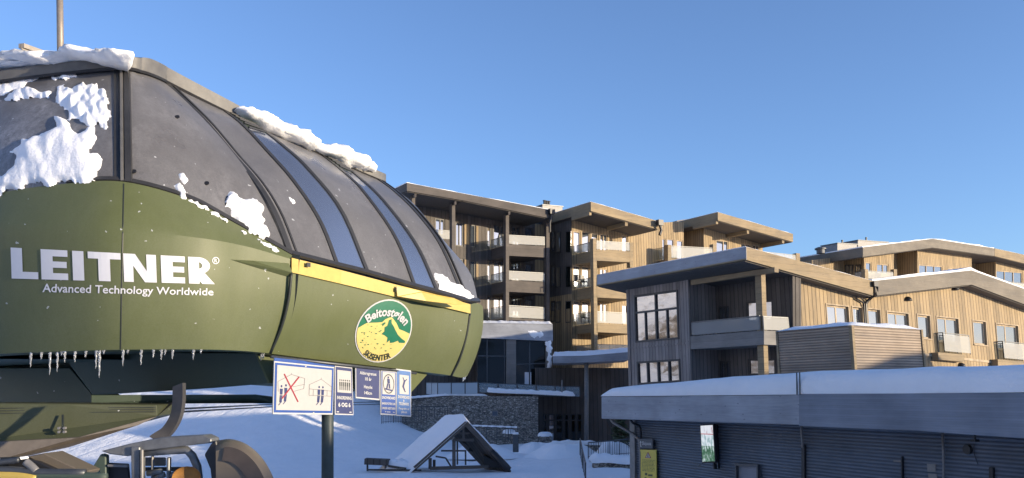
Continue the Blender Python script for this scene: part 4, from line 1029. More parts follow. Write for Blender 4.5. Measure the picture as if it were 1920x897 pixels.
def frost_hood():
    m = M_HOOD; t = m.node_tree; b = t.nodes['Principled BSDF']; src = b.inputs['Base Color'].links[0].from_socket
    P_ = N(t, 'ShaderNodeNewGeometry').outputs['Position']
    big = noise_n(t, P_, .55, 4, .6); fine = noise_n(t, P_, 16, 6, .8); run = noise_n(t, scaled(t, P_, (7, 7, .8)), 1.0, 4, .6)
    f = math_n(t, 'MULTIPLY', ramp(t, big, [(.42, (0, 0, 0)), (.68, (1, 1, 1))]), ramp(t, math_n(t, 'ADD', math_n(t, 'MULTIPLY', fine, .6), math_n(t, 'MULTIPLY', run, .4)), [(.40, (.05, .05, .05)), (.66, (1, 1, 1))]))
    sx = N(t, 'ShaderNodeSeparateXYZ'); t.links.new(P_, sx.inputs[0])
    left = math_n(t, 'ADD', math_n(t, 'MULTIPLY', math_n(t, 'MINIMUM', math_n(t, 'MAXIMUM', math_n(t, 'MULTIPLY', math_n(t, 'ADD', sx.outputs[0], 7.2), -.9), 0.0), 1.0), .55), .22)
    t.links.new(mixc(t, math_n(t, 'MULTIPLY', f, left), src, (.50, .50, .52)), b.inputs['Base Color'])
frost_hood()
M_RIB = plain('hood_rib', (.035, .034, .033), .4); M_CAP = plain('roof_cap', (.13, .125, .115), .5)
M_SKYL = glass_pane('skylight', (.085, .10, .135), .36, .2)
KN = 7
Bt = [(-90, 673, 15.7), (0, 664, 15.2), (120, 659, 14.9), (230, 656, 14.9), (370, 655.5, 15.4), (450, 658, 16.0), (506, 663, 16.6)]
Fd = [(-90, 432, 15.3), (0, 428, 14.75), (120, 429, 14.4), (230, 432, 14.4), (370, 446, 14.95), (460, 462, 15.65), (545, 486, 16.35)]
Tp = [(-90, 388, 15.7), (0, 362, 15.15), (120, 345, 14.85), (230, 341, 14.85), (350, 372, 15.3), (430, 413, 15.85), (548, 479, 16.45)]
Up = [(-90, 161, 17.4), (0, 152, 17.0), (110, 138, 16.8), (228, 127, 16.8), (258, 131, 17.0), (280, 138, 17.3), (303, 149, 17.8)]
Up = [(x, y, d) for x, y, d in Up]
NC = 64
cB, cF, cT, cU = cr(Bt, NC), cr(Fd, NC), cr(Tp, NC), cr(Up, NC)
W3 = lambda v: at(v.x, v.y, v.z)
base = Vector((-6, 20, ground_z(-6, 20)))
st = thing('lift_station', 'olive green chairlift station with dark domed hood, yellow band and white lettering', 'lift station', base)
# front panel, two rows of curvature
rows = []
for i in range(13):
    v = i / 12
    rows.append([W3(Vector((b.x + (f.x - b.x) * v + (9 * sin(v * pi) * max(0, (k - 46) / 18)), b.y + (f.y - b.y) * v, b.z + (f.z - b.z) * (1 - (1 - v) ** 2)))) for k, (b, f) in enumerate(zip(cB, cF))])
front = MB(); front.grid(rows)
frows = list(rows); cB0 = rows[0][0]
rows2 = []
for i in range(7):
    v = i / 6
    rows2.append([W3(Vector((f.x + (p.x - f.x) * v, f.y + (p.y - f.y) * v, f.z + (p.z - f.z) * v ** 1.3))) for f, p in zip(cF, cT)])
front.grid(rows2); frows += rows2[1:]
# the lower lip turns in under the housing
front.grid([rows[0], [p + Vector((0, .25, -.02)) for p in rows[0]], [p + Vector((0, .6, .25)) for p in rows[0]]])
o_front = obj('front_panel', front, M_GREEN, st, smooth=True, auto=22)
def bvh_of(mbs):
    V = []; F = []
    for m in mbs:
        o = len(V); V += [tuple(v) for v in m.v]; F += [tuple(i + o for i in f) for f in m.f]
    return BVHTree.FromPolygons(V, F)
def hit(bv, px, py, off=0.0):
    d = ray(px, py).normalized(); h = bv.ray_cast(CO, d)
    if h[0] is None:
        h = bv.find_nearest(CO + d * 16.5); 
        return h[0] - d * off
    n = h[1]; n = n if n.dot(d) < 0 else -n
    return h[0] + n * off
# side panel
sB = [(506, 663, 16.6), (600, 675, 17.65), (700, 686.5, 18.75), (780, 696, 19.7), (846, 704.5, 20.55)]
sT = [(547, 508, 16.38), (640, 530, 17.4), (740, 554, 18.5), (820, 572, 19.5), (881, 587, 20.3)]
NS = 40; eB, eT = cr(sB, NS), cr(sT, NS); side = MB(); rows = []
for i in range(13):
    v = i / 12
    rows.append([W3(Vector((b.x + (f.x - b.x) * v + (9 * (1 - k / NS) + 6 * k / NS) * sin(v * pi), b.y + (f.y - b.y) * v, b.z + (f.z - b.z) * (1 - (1 - v) ** 2)))) for k, (b, f) in enumerate(zip(eB, eT))])
side.grid(rows); side.grid([rows[0], [p + Vector((-.22, .16, -.01)) for p in rows[0]], [p + Vector((-.5, .4, .25)) for p in rows[0]]])
obj('side_panel', side, M_GREEN, st, smooth=True, auto=30)
# end panel curving away at the far corner
gB = [(846.6, 704.5, 20.57), (858, 707.5, 20.95), (868, 708, 21.4), (876, 705, 22.0), (868, 698, 23.2), (830, 690, 25)]
gM = [(872, 640, 20.35), (884, 642, 20.7), (894, 643, 21.2), (901, 640, 21.9), (890, 636, 23.2), (850, 640, 25)]
gT = [(882, 571, 20.3), (890, 569, 20.6), (899, 570, 21.1), (905.5, 577, 21.8), (896, 585, 23.2), (855, 590, 25)]
endp = MB(); A_, B_, C_ = cr(gB, 24), cr(gM, 24), cr(gT, 24); rows = []
for i in range(11):
    v = i / 10; rows.append([W3(a * ((1 - v) * (1 - 2 * v)) + b * (4 * v * (1 - v)) + c * (v * (2 * v - 1))) for a, b, c in zip(A_, B_, C_)])
endp.grid(rows); obj('end_panel', endp, M_GREEN, st, smooth=True)
# yellow band with its bent flap
m = MB(); t0 = [(547, 484), (560, 487), (640, 507), (742, 534), (820, 553), (882, 571)]; b0 = [(547, 511), (560, 514), (640, 532.5), (742, 557), (820, 573.5), (882, 588)]
dd = [16.33, 16.47, 17.35, 18.45, 19.4, 20.2]
fr_ = [at(*p, d) for p, d in zip(t0, dd)]; fb_ = [at(*p, d) for p, d in zip(b0, dd)]
nS = Vector((.81, -.59, 0))
m.grid([[p - nS * .10 + Vector((0, 0, .03)) for p in fr_], fr_, fb_, [p - nS * .12 for p in fb_]])
band = obj('yellow_band', m, M_YELL, st)
m = MB(); q = [at(742, 537, 18.40), at(780, 548, 18.8), at(840, 560, 19.45), at(866, 571.5, 19.7), at(850, 573, 19.5), at(790, 566, 18.85), at(744, 556, 18.40)]
qo = [p + nS * (.02 if k in (0, 6) else .16) for k, p in enumerate(q)]
m.prism(qo, -nS * .015); obj('bent_flap', m, M_YELL, band)
for x, y, d in ((577, 497, 16.6), (867, 576, 20.05), (743, 544, 18.42)):
    m = MB(); c = at(x, y, d) + nS * .02; m.box(c, (.59 * .09, .81 * .09, 0), nS * .02, (0, 0, .08)); obj('bracket', m, M_BLACK, band)
# hood: front bay between left edge, middle rib and first side rib
bul = [Vector(v) for v in ((0, 0, 0), (0, 0, 0), (0, 0, 0), (0, 0, 0), (6, -3, 0), (18, -8, 0), (30, -4, 0))]; cb = cr(bul, NC)
hoodf = MB(); rows = []
for i in range(15):
    v = i / 14
    rows.append([W3(Vector((t.x + (u.x - t.x) * v + c.x * 4 * v * (1 - v), t.y + (u.y - t.y) * v + c.y * 4 * v * (1 - v), t.z + .06 + (u.z - t.z) * v ** 1.8))) for t, u, c in zip(cT, cU, cb)])
hrowsF = rows; hoodf.grid(rows); obj('hood_front', hoodf, M_HOOD, st, smooth=True)
RIBS = [([(546, 480), (515, 400), (480, 342), (436, 291), (379, 223), (303, 149)], 16.5, 17.86), ([(634, 502), (600, 416), (550, 340), (500, 283), (455, 235), (417, 206)], 17.45, 19.0),
        ([(691, 516), (640, 396), (575, 315), (535, 278), (500, 250), (470, 231)], 18.05, 19.6), ([(779, 541), (741, 446), (681, 360), (640, 320), (600, 289)], 19.0, 20.9),
        ([(822, 552), (781, 461), (721, 380), (675, 335), (636, 305)], 19.5, 21.4), ([(872, 566), (826, 461), (781, 400), (740, 360), (706, 335)], 20.2, 22.3),
        ([(897, 568), (881, 511), (836, 456), (781, 388), (745, 358), (713, 338)], 21.1, 22.7)]
NV = 22; rib3 = []
for pts, d0, d1 in RIBS:
    c = cr([Vector((x, y, 0)) for x, y in pts], NV); rib3.append([at(p.x, p.y, d0 + (d1 - d0) * (k / NV) ** 1.7) for k, p in enumerate(c)])
def rib_blend(u):
    """catmull-rom across the ribs, u in rib index"""
    k = min(int(u), len(rib3) - 2); t = u - k; g = lambda i: rib3[max(0, min(len(rib3) - 1, i))]
    a, b, c, d = g(k - 1), g(k), g(k + 1), g(k + 2)
    return [.5 * ((2 * B) + (C - A) * t + (2 * A - 5 * B + 4 * C - D) * t * t + (3 * B - A - 3 * C + D) * t ** 3) for A, B, C, D in zip(a, b, c, d)]
hood_parts = []
for k, (nm, mt) in enumerate((('hood_panel', M_HOOD), ('hood_panel', M_HOOD), ('hood_panel', M_HOOD), ('hood_panel', M_HOOD), ('hood_panel', M_HOOD), ('hood_panel', M_HOOD))):
    m = MB(); m.grid([rib_blend(k + j / 6) for j in range(7)]); hood_parts.append(m)
    if k in (1, 3):   # glazed skylight strip with a louvred top
        top = MB(); bot = MB(); g = [rib_blend(k + j / 6) for j in range(7)]
        c0 = 17 if k == 1 else 18
        bot.grid([r[:c0 + 1] for r in g]); top.grid([r[c0:] for r in g])
        obj('skylight', bot, M_SKYL, st, smooth=True); lv = obj('louvre_top', top, M_GREEND, st, smooth=True)
        s_ = MB()
        for q in range(c0, NV + 1, 1): s_.bar(rib_blend(k + .08)[q] + Vector((.03, -.04, .02)), rib_blend(k + .92)[q] + Vector((.03, -.04, .02)), .05, .03)
        obj('slats', s_, M_RIB, lv)
    else: obj(nm, m, mt, st, smooth=True)
back = MB(); last = rib3[-1]; back.grid([last, [p + Vector((-1.0, 1.6, 0)) for p in last], [p + Vector((-4.5, 3.2, 0)) for p in last]]); obj('hood_panel', back, M_HOOD, st, smooth=True)
def ribbar(curve, w, h, name='rib', mat=None, par=None, up=None, off=.0):
    m = MB(); c = curve
    L_ = []; R_ = []; LT = []; RT = []
    for i, p in enumerate(c):
        t = (c[min(i + 1, len(c) - 1)] - c[max(i - 1, 0)]).normalized(); vw = (CO - p).normalized()
        n = (up if up is not None else Vector((.62, -.55, .56)).normalized()); n = (n - t * n.dot(t)).normalized(); s = t.cross(n)
        L_.append(p + s * w / 2 + n * off); R_.append(p - s * w / 2 + n * off); LT.append(p + s * w / 2 * .8 + n * (h + off)); RT.append(p - s * w / 2 * .8 + n * (h + off))
    m.grid([L_, LT, RT, R_]); return obj(name, m, mat or M_RIB, par or st, smooth=True, auto=40)
for k, w in enumerate((.15, .11, .11, .11, .11, .11)): ribbar(rib3[k], w, .045, off=-.02)
for k in (0, 5): ribbar([p + Vector((.10, .14, 0)) for p in rib3[k]], .05, .04, off=-.02)
mid = [r[int(NC * 3 / 6)] for r in hrowsF]
upF = Vector((.12, -.8, .55)).normalized()
ribbar([p + Vector((-.10, 0, 0)) for p in mid], .11, .05, up=upF, off=-.02); ribbar([p + Vector((.10, 0, 0)) for p in mid], .13, .05, up=upF, off=-.02); ribbar(mid, .055, .085, mat=M_CAP, up=upF, off=-.02)
# lower frame of the hood
ribbar([p + Vector((0, -.01, .03)) for p in hrowsF[0][22:]], .10, .04, 'sill', up=upF, off=-.01)
ribbar([rib_blend(u / 6)[0] + Vector((0, 0, .05)) for u in range(0, 37)], .12, .05, 'sill', off=-.01)
# the flank of the station beyond the left picture edge, turning away to the back
SW_ = [(0, 0), (-.8, .35), (-1.6, 1.0), (-2.2, 1.9), (-2.6, 3.2), (-2.8, 5.5), (-2.8, 9.0)]
def flank(name, cols, mat):
    m = MB(); m.grid([[p + Vector((dx * k, dy * (1 if k > .99 else .9) + 0, 0)) for p, k in cols] for dx, dy in SW_]); obj(name, m, mat, st, smooth=True, auto=40)
flank('front_panel', [(r[0], 1) for r in frows], M_GREEN); flank('hood_panel', [(r[0], 1) for r in hrowsF], M_HOOD); flank('soffit', [(cB0, 1), (cB0 + Vector((3, 4, .1)), .6)], M_GREEND)
flank('roof_cap', [(hrowsF[-1][0] + Vector((-.05, -.14, -.05)), 1), (hrowsF[-1][0] + Vector((-.05, -.14, .18)), 1), (hrowsF[-1][0] + Vector((.3, .6, .32)), .9), (hrowsF[-1][0] + Vector((2, 3, .35)), .5)], M_CAP)
m = MB(); m.poly([at(-60, 690, 20.4), at(-60, 762, 20.4), at(-60, 762, 20.4) + Vector((-5, 2, 0)), at(-60, 690, 20.4) + Vector((-5, 2, 0))]); obj('lower_casing', m, M_GREEND, st)
# bolts of the hood
for x, y in ((251, 323), (387, 345), (332, 221)):
    h = hit(bvh_of([hoodf]), x, y, .01); m = MB(); m.tube([h, h + upF * .02], .045, 12); obj('bolt', m, M_BLACK, st)
# seams in the painted panels
def seam(pts, bv, name='seam', r=.013):
    m = MB(); m.tube([hit(bv, x, y, -.002) for x, y in pts], r, 6); obj(name, m, M_INK, st)
bvF = bvh_of([front]); bvS = bvh_of([side]); bvH = bvh_of([hoodf] + hood_parts)
seam([(232 - 6 * i / 20, 345 + 310 * i / 20) for i in range(21)], bvF, r=.012)
cv = cr([Vector((546, 512, 0)), Vector((541, 560, 0)), Vector((528, 612, 0)), Vector((507, 662, 0))], 16)
m = MB(); m.tube([at(p.x, p.y, 16.30 + .3 * (k / 16) ** 1.5 ) for k, p in enumerate(cv)], .03, 8); obj('seam', m, M_INK, st, smooth=True)
c5 = [Vector((549, 478, 0)), Vector((547, 495, 0))] + cv; m = MB(); m.grid([[at(p.x - 14, p.y, 16.45 + .3 * max(0, (k - 2) / 16) ** 1.5) for k, p in enumerate(c5)], [at(p.x + 14, p.y, 16.47 + .3 * max(0, (k - 2) / 16) ** 1.5) for k, p in enumerate(c5)]]); obj('seam_strip', m, M_INK, st)
cv = cr([Vector((881, 588, 0)), Vector((874, 630, 0)), Vector((862, 672, 0)), Vector((846, 705, 0))], 16)
m = MB(); m.tube([at(p.x, p.y, 20.3 + .25 * (k / 16) ** 1.5) for k, p in enumerate(cv)], .03, 8); obj('seam', m, M_INK, st, smooth=True)
# moulded crease at the right end of the front panel
m = MB(); m.poly([hit(bvF, 432, 487, .004), hit(bvF, 470, 490, .09), hit(bvF, 543, 512, .10), hit(bvF, 541, 494, .004)]); m.poly([hit(bvF, 432, 487, .004), hit(bvF, 541, 520, .004), hit(bvF, 543, 512, .10), hit(bvF, 470, 490, .09)]); obj('moulding', m, M_GREEN, st)
# lettering
def wrap(bv, q, off):
    Q = [Vector((x, y, 0)) for x, y in q]
    def f(u, v):
        p = bil(Q, u, v); return hit(bv, p.x, p.y, off)
    return f
M_LETT = plain('lettering_white', (.66, .66, .68), .5, var=.03)
def block(m, f, polys):
    for p in polys: m.poly([f(u, v) for u, v in p])
def lerpx(u):   # text band of the big word: px of top and bottom edge at u
    return ((21 + u * 374, 464.5 + u * 19.5), (23 + u * 374, 522.5 + u * 10.5))
def fword(u, v):
    a, b = lerpx(u); return hit(bvF, a[0] + (b[0] - a[0]) * v, a[1] + (b[1] - a[1]) * v, .012)
big = MB()
def rectp(a, b, c, d, nx=3, ny=4):
    for i in range(nx):
        for j in range(ny):
            u0 = a + (b - a) * i / nx; u1 = a + (b - a) * (i + 1) / nx; v0 = c + (d - c) * j / ny; v1 = c + (d - c) * (j + 1) / ny
            big.quad(fword(u0, v0), fword(u1, v0), fword(u1, v1), fword(u0, v1))
S = 374.0
def X(px): return (px - 21) / S
rectp(X(21), X(42), 0, 1); rectp(X(42), X(71), .77, 1)                                            # L
rectp(X(77), X(99), 0, 1); rectp(X(99), X(127), 0, .22); rectp(X(99), X(125), .39, .60); rectp(X(99), X(127), .78, 1)   # E
rectp(X(136), X(157), 0, 1)                                                                        # I
rectp(X(165), X(226), 0, .23, 5, 2); rectp(X(184), X(206), .23, 1)                                 # T
rectp(X(231), X(249), 0, 1); rectp(X(274), X(292), 0, 1)
block(big, fword, [[(X(249), 0), (X(253), 0), (X(274), .60), (X(274), 1), (X(270), 1), (X(249), .42)]])   # N
rectp(X(301), X(323), 0, 1); rectp(X(323), X(346), 0, .22); rectp(X(323), X(344), .39, .60); rectp(X(323), X(345), .78, 1)   # E
rectp(X(352), X(372), 0, 1)                                                                        # R
arc = [(X(372) + .055 * sin(a), .31 - .31 * cos(a)) for a in [pi * k / 10 for k in range(11)]]; arc2 = [(X(372) + .016 * sin(a) , .31 - .12 * cos(a)) for a in [pi * k / 10 for k in range(11)]]
for k in range(10): block(big, fword, [[arc[k], arc[k + 1], arc2[k + 1], arc2[k]]])
block(big, fword, [[(X(372), .56), (X(381), .56), (X(400), 1), (X(377), 1), (X(372), .88)]])
obj('lettering', big, M_LETT, st)
m = MB(); text_mb(m, 'Advanced Technology Worldwide', wrap(bvF, [(81, 532), (400, 541), (399.5, 558.5), (80, 553)], .010), .012); obj('lettering', m, M_LETT, st)
m = MB(); cx, cy = 404, 489
for k in range(20):
    a, b2 = 2 * pi * k / 20, 2 * pi * (k + 1) / 20; m.quad(*[hit(bvF, cx + r * cos(q), cy + r * sin(q), .010) for r, q in ((6.6, a), (6.6, b2), (5.2, b2), (5.2, a))])
text_mb(m, 'R', wrap(bvF, [(401.5, 485.5), (406.8, 485.7), (406.8, 492.5), (401.5, 492.3)], .010), .02); obj('trade_mark', m, M_LETT, st)
# emblem on the side
EC = (718.5, 620.5)
def em(x, y, off): return hit(bvS, EC[0] + 50.4 * x + 18 * y, EC[1] + 8 * x - 58.5 * y, off)
def em_obj(name, polys, off, mat, par, side=0):
    """flat drawing (polygons in disc coordinates) laid on the curved panel in small faces"""
    bm = bmesh.new()
    for p in polys:
        vs = [bm.verts.new((x, y, 0)) for x, y in p]
        try: bm.faces.new(vs)
        except ValueError: pass
    bmesh.ops.triangulate(bm, faces=bm.faces[:])
    for _ in range(5):
        es = [e for e in bm.edges if e.calc_length() > .16]
        if not es: break
        bmesh.ops.subdivide_edges(bm, edges=es, cuts=1); bmesh.ops.triangulate(bm, faces=[f for f in bm.faces if len(f.verts) > 3])
    bm.verts.index_update(); m = MB(); m.add([em(v.co.x, v.co.y, off) for v in bm.verts], [tuple(v.index for v in f.verts) for f in bm.faces]); bm.free()
    if side:
        r1 = [em(x, y, off) for x, y in polys[0]]; r0 = [em(x, y, -.01) for x, y in polys[0]]; m.grid([r1 + r1[:1], r0 + r0[:1]])
    return obj(name, m, mat, par)
def circ(r, n=40): return [(r * cos(2 * pi * k / n), r * sin(2 * pi * k / n)) for k in range(n)]
def tri2(pts):
    def ccw(l):
        a = sum(p[0] * q[1] - q[0] * p[1] for p, q in zip(l, l[1:] + l[:1])); return l if a > 0 else l[::-1]
    r2 = delaunay_2d_cdt([Vector(p) for p in ccw(pts)], [], [list(range(len(pts)))], 1, 1e-5); return [[(r2[0][i].x, r2[0][i].y) for i in f] for f in r2[2]]
emb = em_obj('emblem', [circ(1)], .012, M_WHITE, st, 1)
em_obj('green_field', [circ(.955)], .018, M_DGREEN, emb)
lo = [(.955 * cos(a), .955 * sin(a)) for a in [pi + .06 + (pi - .10) * k / 24 for k in range(25)]]
hor = [(.94, .04), (.7, .10), (.52, .13), (.36, .30), (.22, .40), (.12, .46), (.02, .42), (-.08, .36), (-.16, .26), (-.3, .23), (-.5, .20), (-.7, .16), (-.94, -.02)]
em_obj('yellow_field', tri2(lo + hor), .024, M_PYEL, emb)
dr = tri2([(.06, .36), (.14, .40), (.18, .28), (.28, .20), (.40, .08), (.54, -.05), (.70, -.14), (.86, -.20), (.86, -.26), (.66, -.28), (.60, -.22), (.46, -.30), (.34, -.33), (.30, -.24), (.22, -.34), (.20, -.18), (.06, -.12), (-.06, -.10), (.02, .0), (-.02, .12), (.06, .18)])
dr += tri2([(-.2, .17), (-.08, .27), (-.02, .26), (-.1, .14), (-.14, .2)])
rnd = random.Random(11)
for k in range(60):
    x = rnd.uniform(-.8, .75); y = rnd.uniform(-.62, .12)
    if x * x + y * y > .72 or (x > -.1 and y > -.36): continue
    w_ = rnd.uniform(.015, .05); h_ = rnd.uniform(.008, .022); dr.append([(x - w_, y), (x, y - h_), (x + w_, y + h_ * .3), (x, y + h_)])
em_obj('mountain_drawing', dr, .030, M_DGREEN, emb)
def arc_text(s, r, hgt, a0, a1, mat, inside=False, bold=.02, nm='lettering', cxc=0.0, cyc=0.0):
    vs, fs, asp = text_geo(s, bold); P_ = []
    for u, v in vs:
        a = a0 + (a1 - a0) * u
        rr = (r + hgt * (1 - v)) if not inside else (r - hgt * (1 - v)); P_.append((cxc + rr * cos(a), cyc + rr * sin(a)))
    em_obj(nm, [[P_[i] for i in f] for f in fs], .036, mat, emb)
arc_text('Beitostølen', .93, .30, RD(137), RD(50), M_WHITE, bold=.03, cxc=.03, cyc=-.48)
arc_text('SKISENTER', .93, .19, RD(238), RD(305), M_INK, inside=True, bold=.02)
# roof cap around the top of the hood
path = [W3(v) for v in cU] + [rib_blend(u / 4)[NV] for u in range(1, 25)]
outv = []
for i, p in enumerate(path):
    t = (path[min(i + 1, len(path) - 1)] - path[max(i - 1, 0)]); t.z = 0; n = Vector((t.y, -t.x, 0)).normalized(); outv.append(n)
m = MB(); hcap = [(.16 if i < 40 else .16) + .10 * sstep(i, 30, 50) * (1 - sstep(i, 60, 80)) for i in range(len(path))]
m.grid([[p - n * .05 - Vector((0, 0, .02)) for p, n in zip(path, outv)], [p + n * .14 - Vector((0, 0, .05)) for p, n in zip(path, outv)], [p + n * .14 + Vector((0, 0, h)) for p, n, h in zip(path, outv, hcap)],
        [p - n * .5 + Vector((0, 0, h + .14)) for p, n, h in zip(path, outv, hcap)], [p - n * 2.2 + Vector((0, 0, h + .18)) for p, n, h in zip(path, outv, hcap)], [p - n * 3.2 + Vector((0, 0, -1.2)) for p, n in zip(path, outv)]])
cap = obj('roof_cap', m, M_CAP, st, smooth=True, auto=25)
ribbar([p + n * .10 - Vector((0, 0, .07)) for p, n in zip(path, outv)], .09, .05, 'gutter', M_BLACK, cap, up=Vector((.3, -.6, .7)))
# underside
soff = Vector((-.59, -.81, 0))
def slab(name, pts, thick, mat, par=None, vec=None):
    """pts = (px, py, depth) outline, drawn back along vec"""
    m = MB(); m.prism([at(*p) for p in pts], vec if vec is not None else Vector((-.3, thick, 0))); return obj(name, m, mat, par or st, bevel=.015)
m = MB(); m.grid([[W3(b) + Vector((0, .25, .03)) for b in cB] + [W3(b) + Vector((-.2, .15, .03)) for b in eB], [W3(b) + Vector((-.8, 3.5, .1)) for b in cB] + [W3(b) + Vector((-2.2, 1.4, .1)) for b in eB]]); obj('soffit', m, M_GREEND, st)
lbx = slab('lower_casing', [(134, 688, 19.2), (120, 660, 19.25), (481, 662, 16.8), (506, 719, 16.75), (400, 728, 17.4), (174, 741, 19.0)], 0, M_GREEND, vec=Vector((-.45, .9, 0)) * 3)
m = MB(); q = [at(481.5, 662, 16.79), at(506.5, 719, 16.74), at(770, 737, 19.9), at(806, 697, 20.3), at(812, 690, 20.4)]
m.prism([q[0], q[1], q[2], q[3], q[4]], Vector((-.8, .5, 0))); obj('lower_casing', m, M_GREEN, st)
slab('lower_casing', [(-60, 690, 20.4), (131, 690, 19.3), (178, 746, 19.0), (178, 762, 19.0), (-60, 762, 20.4)], 0, M_GREEND, vec=Vector((-.3, 2, 0)))
slab('lower_casing', [(-60, 660, 21), (140, 660, 19.7), (140, 694, 19.7), (-60, 694, 21)], 0, M_GREEND, vec=Vector((-.3, 1, 0)))
slab('guide_beam', [(170, 741, 17.4), (480, 740, 18.3), (512, 744, 18.6), (512, 757, 18.6), (470, 756.5, 18.3), (170, 758, 17.4)], 0, M_GREEND, vec=Vector((-.15, .3, 0)))
# lower deck hull
hull = slab('lower_deck', [(-60, 756, 14.6), (120, 757, 15.0), (294, 759, 15.6), (295, 781, 15.6), (145, 821, 15.0), (-60, 832, 14.6)], 0, paint('deck_shaded_green', (.040, .046, .017), .5, .1, .3), vec=Vector((-.5, 2.2, 0)))  # shadow of the shell put into an evenly darker deck green
m = MB(); q = [at(-60, 832, 14.55), at(145, 821, 14.95), at(295, 781, 15.55), at(258, 798, 15.4), at(129, 839, 14.9), at(-60, 879, 14.5)]
m.prism(q, Vector((-.3, 1.6, .25))); obj('lower_flange', m, plain('flange_grey', (.13, .11, .09), .6), hull)
for k in range(3): 
    m = MB(); m.bar(at(-60, 766 + 5 * k, 14.55), at(292, 764 + 4 * k, 15.55), .012, .012); obj('joint_line', m, M_INK, hull)
for x in (113, 123):
    for y in (803, 810):
        m = MB(); p = at(x, y, 14.9); m.tube([p, p + Vector((0, -.06, 0))], .022, 8); obj('bolt', m, M_ZINC, hull)
m = MB(); m.bar(at(118, 778, 14.95), at(118, 811, 14.9), .03, .03); obj('cover_strip', m, M_INK, hull)
# icicles along the lower lip of the front panel
LONG = {43: 1}
ic = [(58, 689), (78, 674), (94, 704), (108, 698), (116, 668), (122, 680), (141, 680), (161, 671), (180.5, 692), (187, 709), (195, 664), (231, 687), (240, 663), (265, 685), (288, 672), (303, 675), (310, 666), (324, 674), (363, 675), (377, 663), (490, 677), (494, 674), (869, 716), (872, 713)]
for k, (x, y1) in enumerate(ic):
    if x < 480:
        i = min(range(len(cB)), key=lambda j: abs(cB[j].x - x)); y0 = cB[i].y + .5; d = cB[i].z + .03
    else: y0, d = (664, 16.55) if x < 600 else (706, 21.6)
    a = at(x, y0, d); b2 = at(x - 1.0, y1, d); L_ = (a - b2).length; m = MB(); n_ = 7
    m.tube([a.lerp(b2, q / n_) + Vector((.006 * sin(q * 2.3 + k), 0, 0)) for q in range(n_ + 1)], [.024 * (1 - .75 * q / n_) * (1 + .22 * sin(q * 3.1 + k * 1.7)) for q in range(n_)] + [.004], 7)
    mt = bpy.data.materials.get('ice')
    if mt is None:
        mt, t, b = new_mat('ice'); b.inputs['Base Color'].default_value = (.82, .84, .87, 1); b.inputs['Roughness'].default_value = .10; b.inputs['Transmission Weight'].default_value = .75; b.inputs['IOR'].default_value = 1.31
    ln = y1 - y0
    if x > 860: lab = 'tiny icicle under the far corner panel of the station'
    elif x > 480: lab = 'short icicle at the corner seam above the pictogram sign'
    elif ln > 22: lab = 'long knobbly icicle hanging under the white lettering panel'
    else: lab = 'short thin icicle hanging under the white lettering panel'
    tag(obj('icicle', m, mt, smooth=True), lab, 'icicle', 'icicles on the lower lip of the station')
# pole and bracket behind the roof
m = MB(); m.tube([at(114, 140, 19.5), at(111.5, -40, 19.5)], .075, 12); tag(obj('pole', m, plain('pole_grey', (.28, .24, .20), .5, .3), smooth=True), 'plain grey pole rising behind the snowy station roof', 'pole')
m = MB(); m.bar(at(40, 86, 18.5), at(82, 101, 19.2), .14, .1); m.bar(at(40, 88, 18.5), at(82, 103, 19.2), .03, .12); tag(obj('antenna_arm', m, plain('arm_grey', (.35, .31, .26), .5)), 'short pale metal arm sticking out above the station roof snow', 'arm')
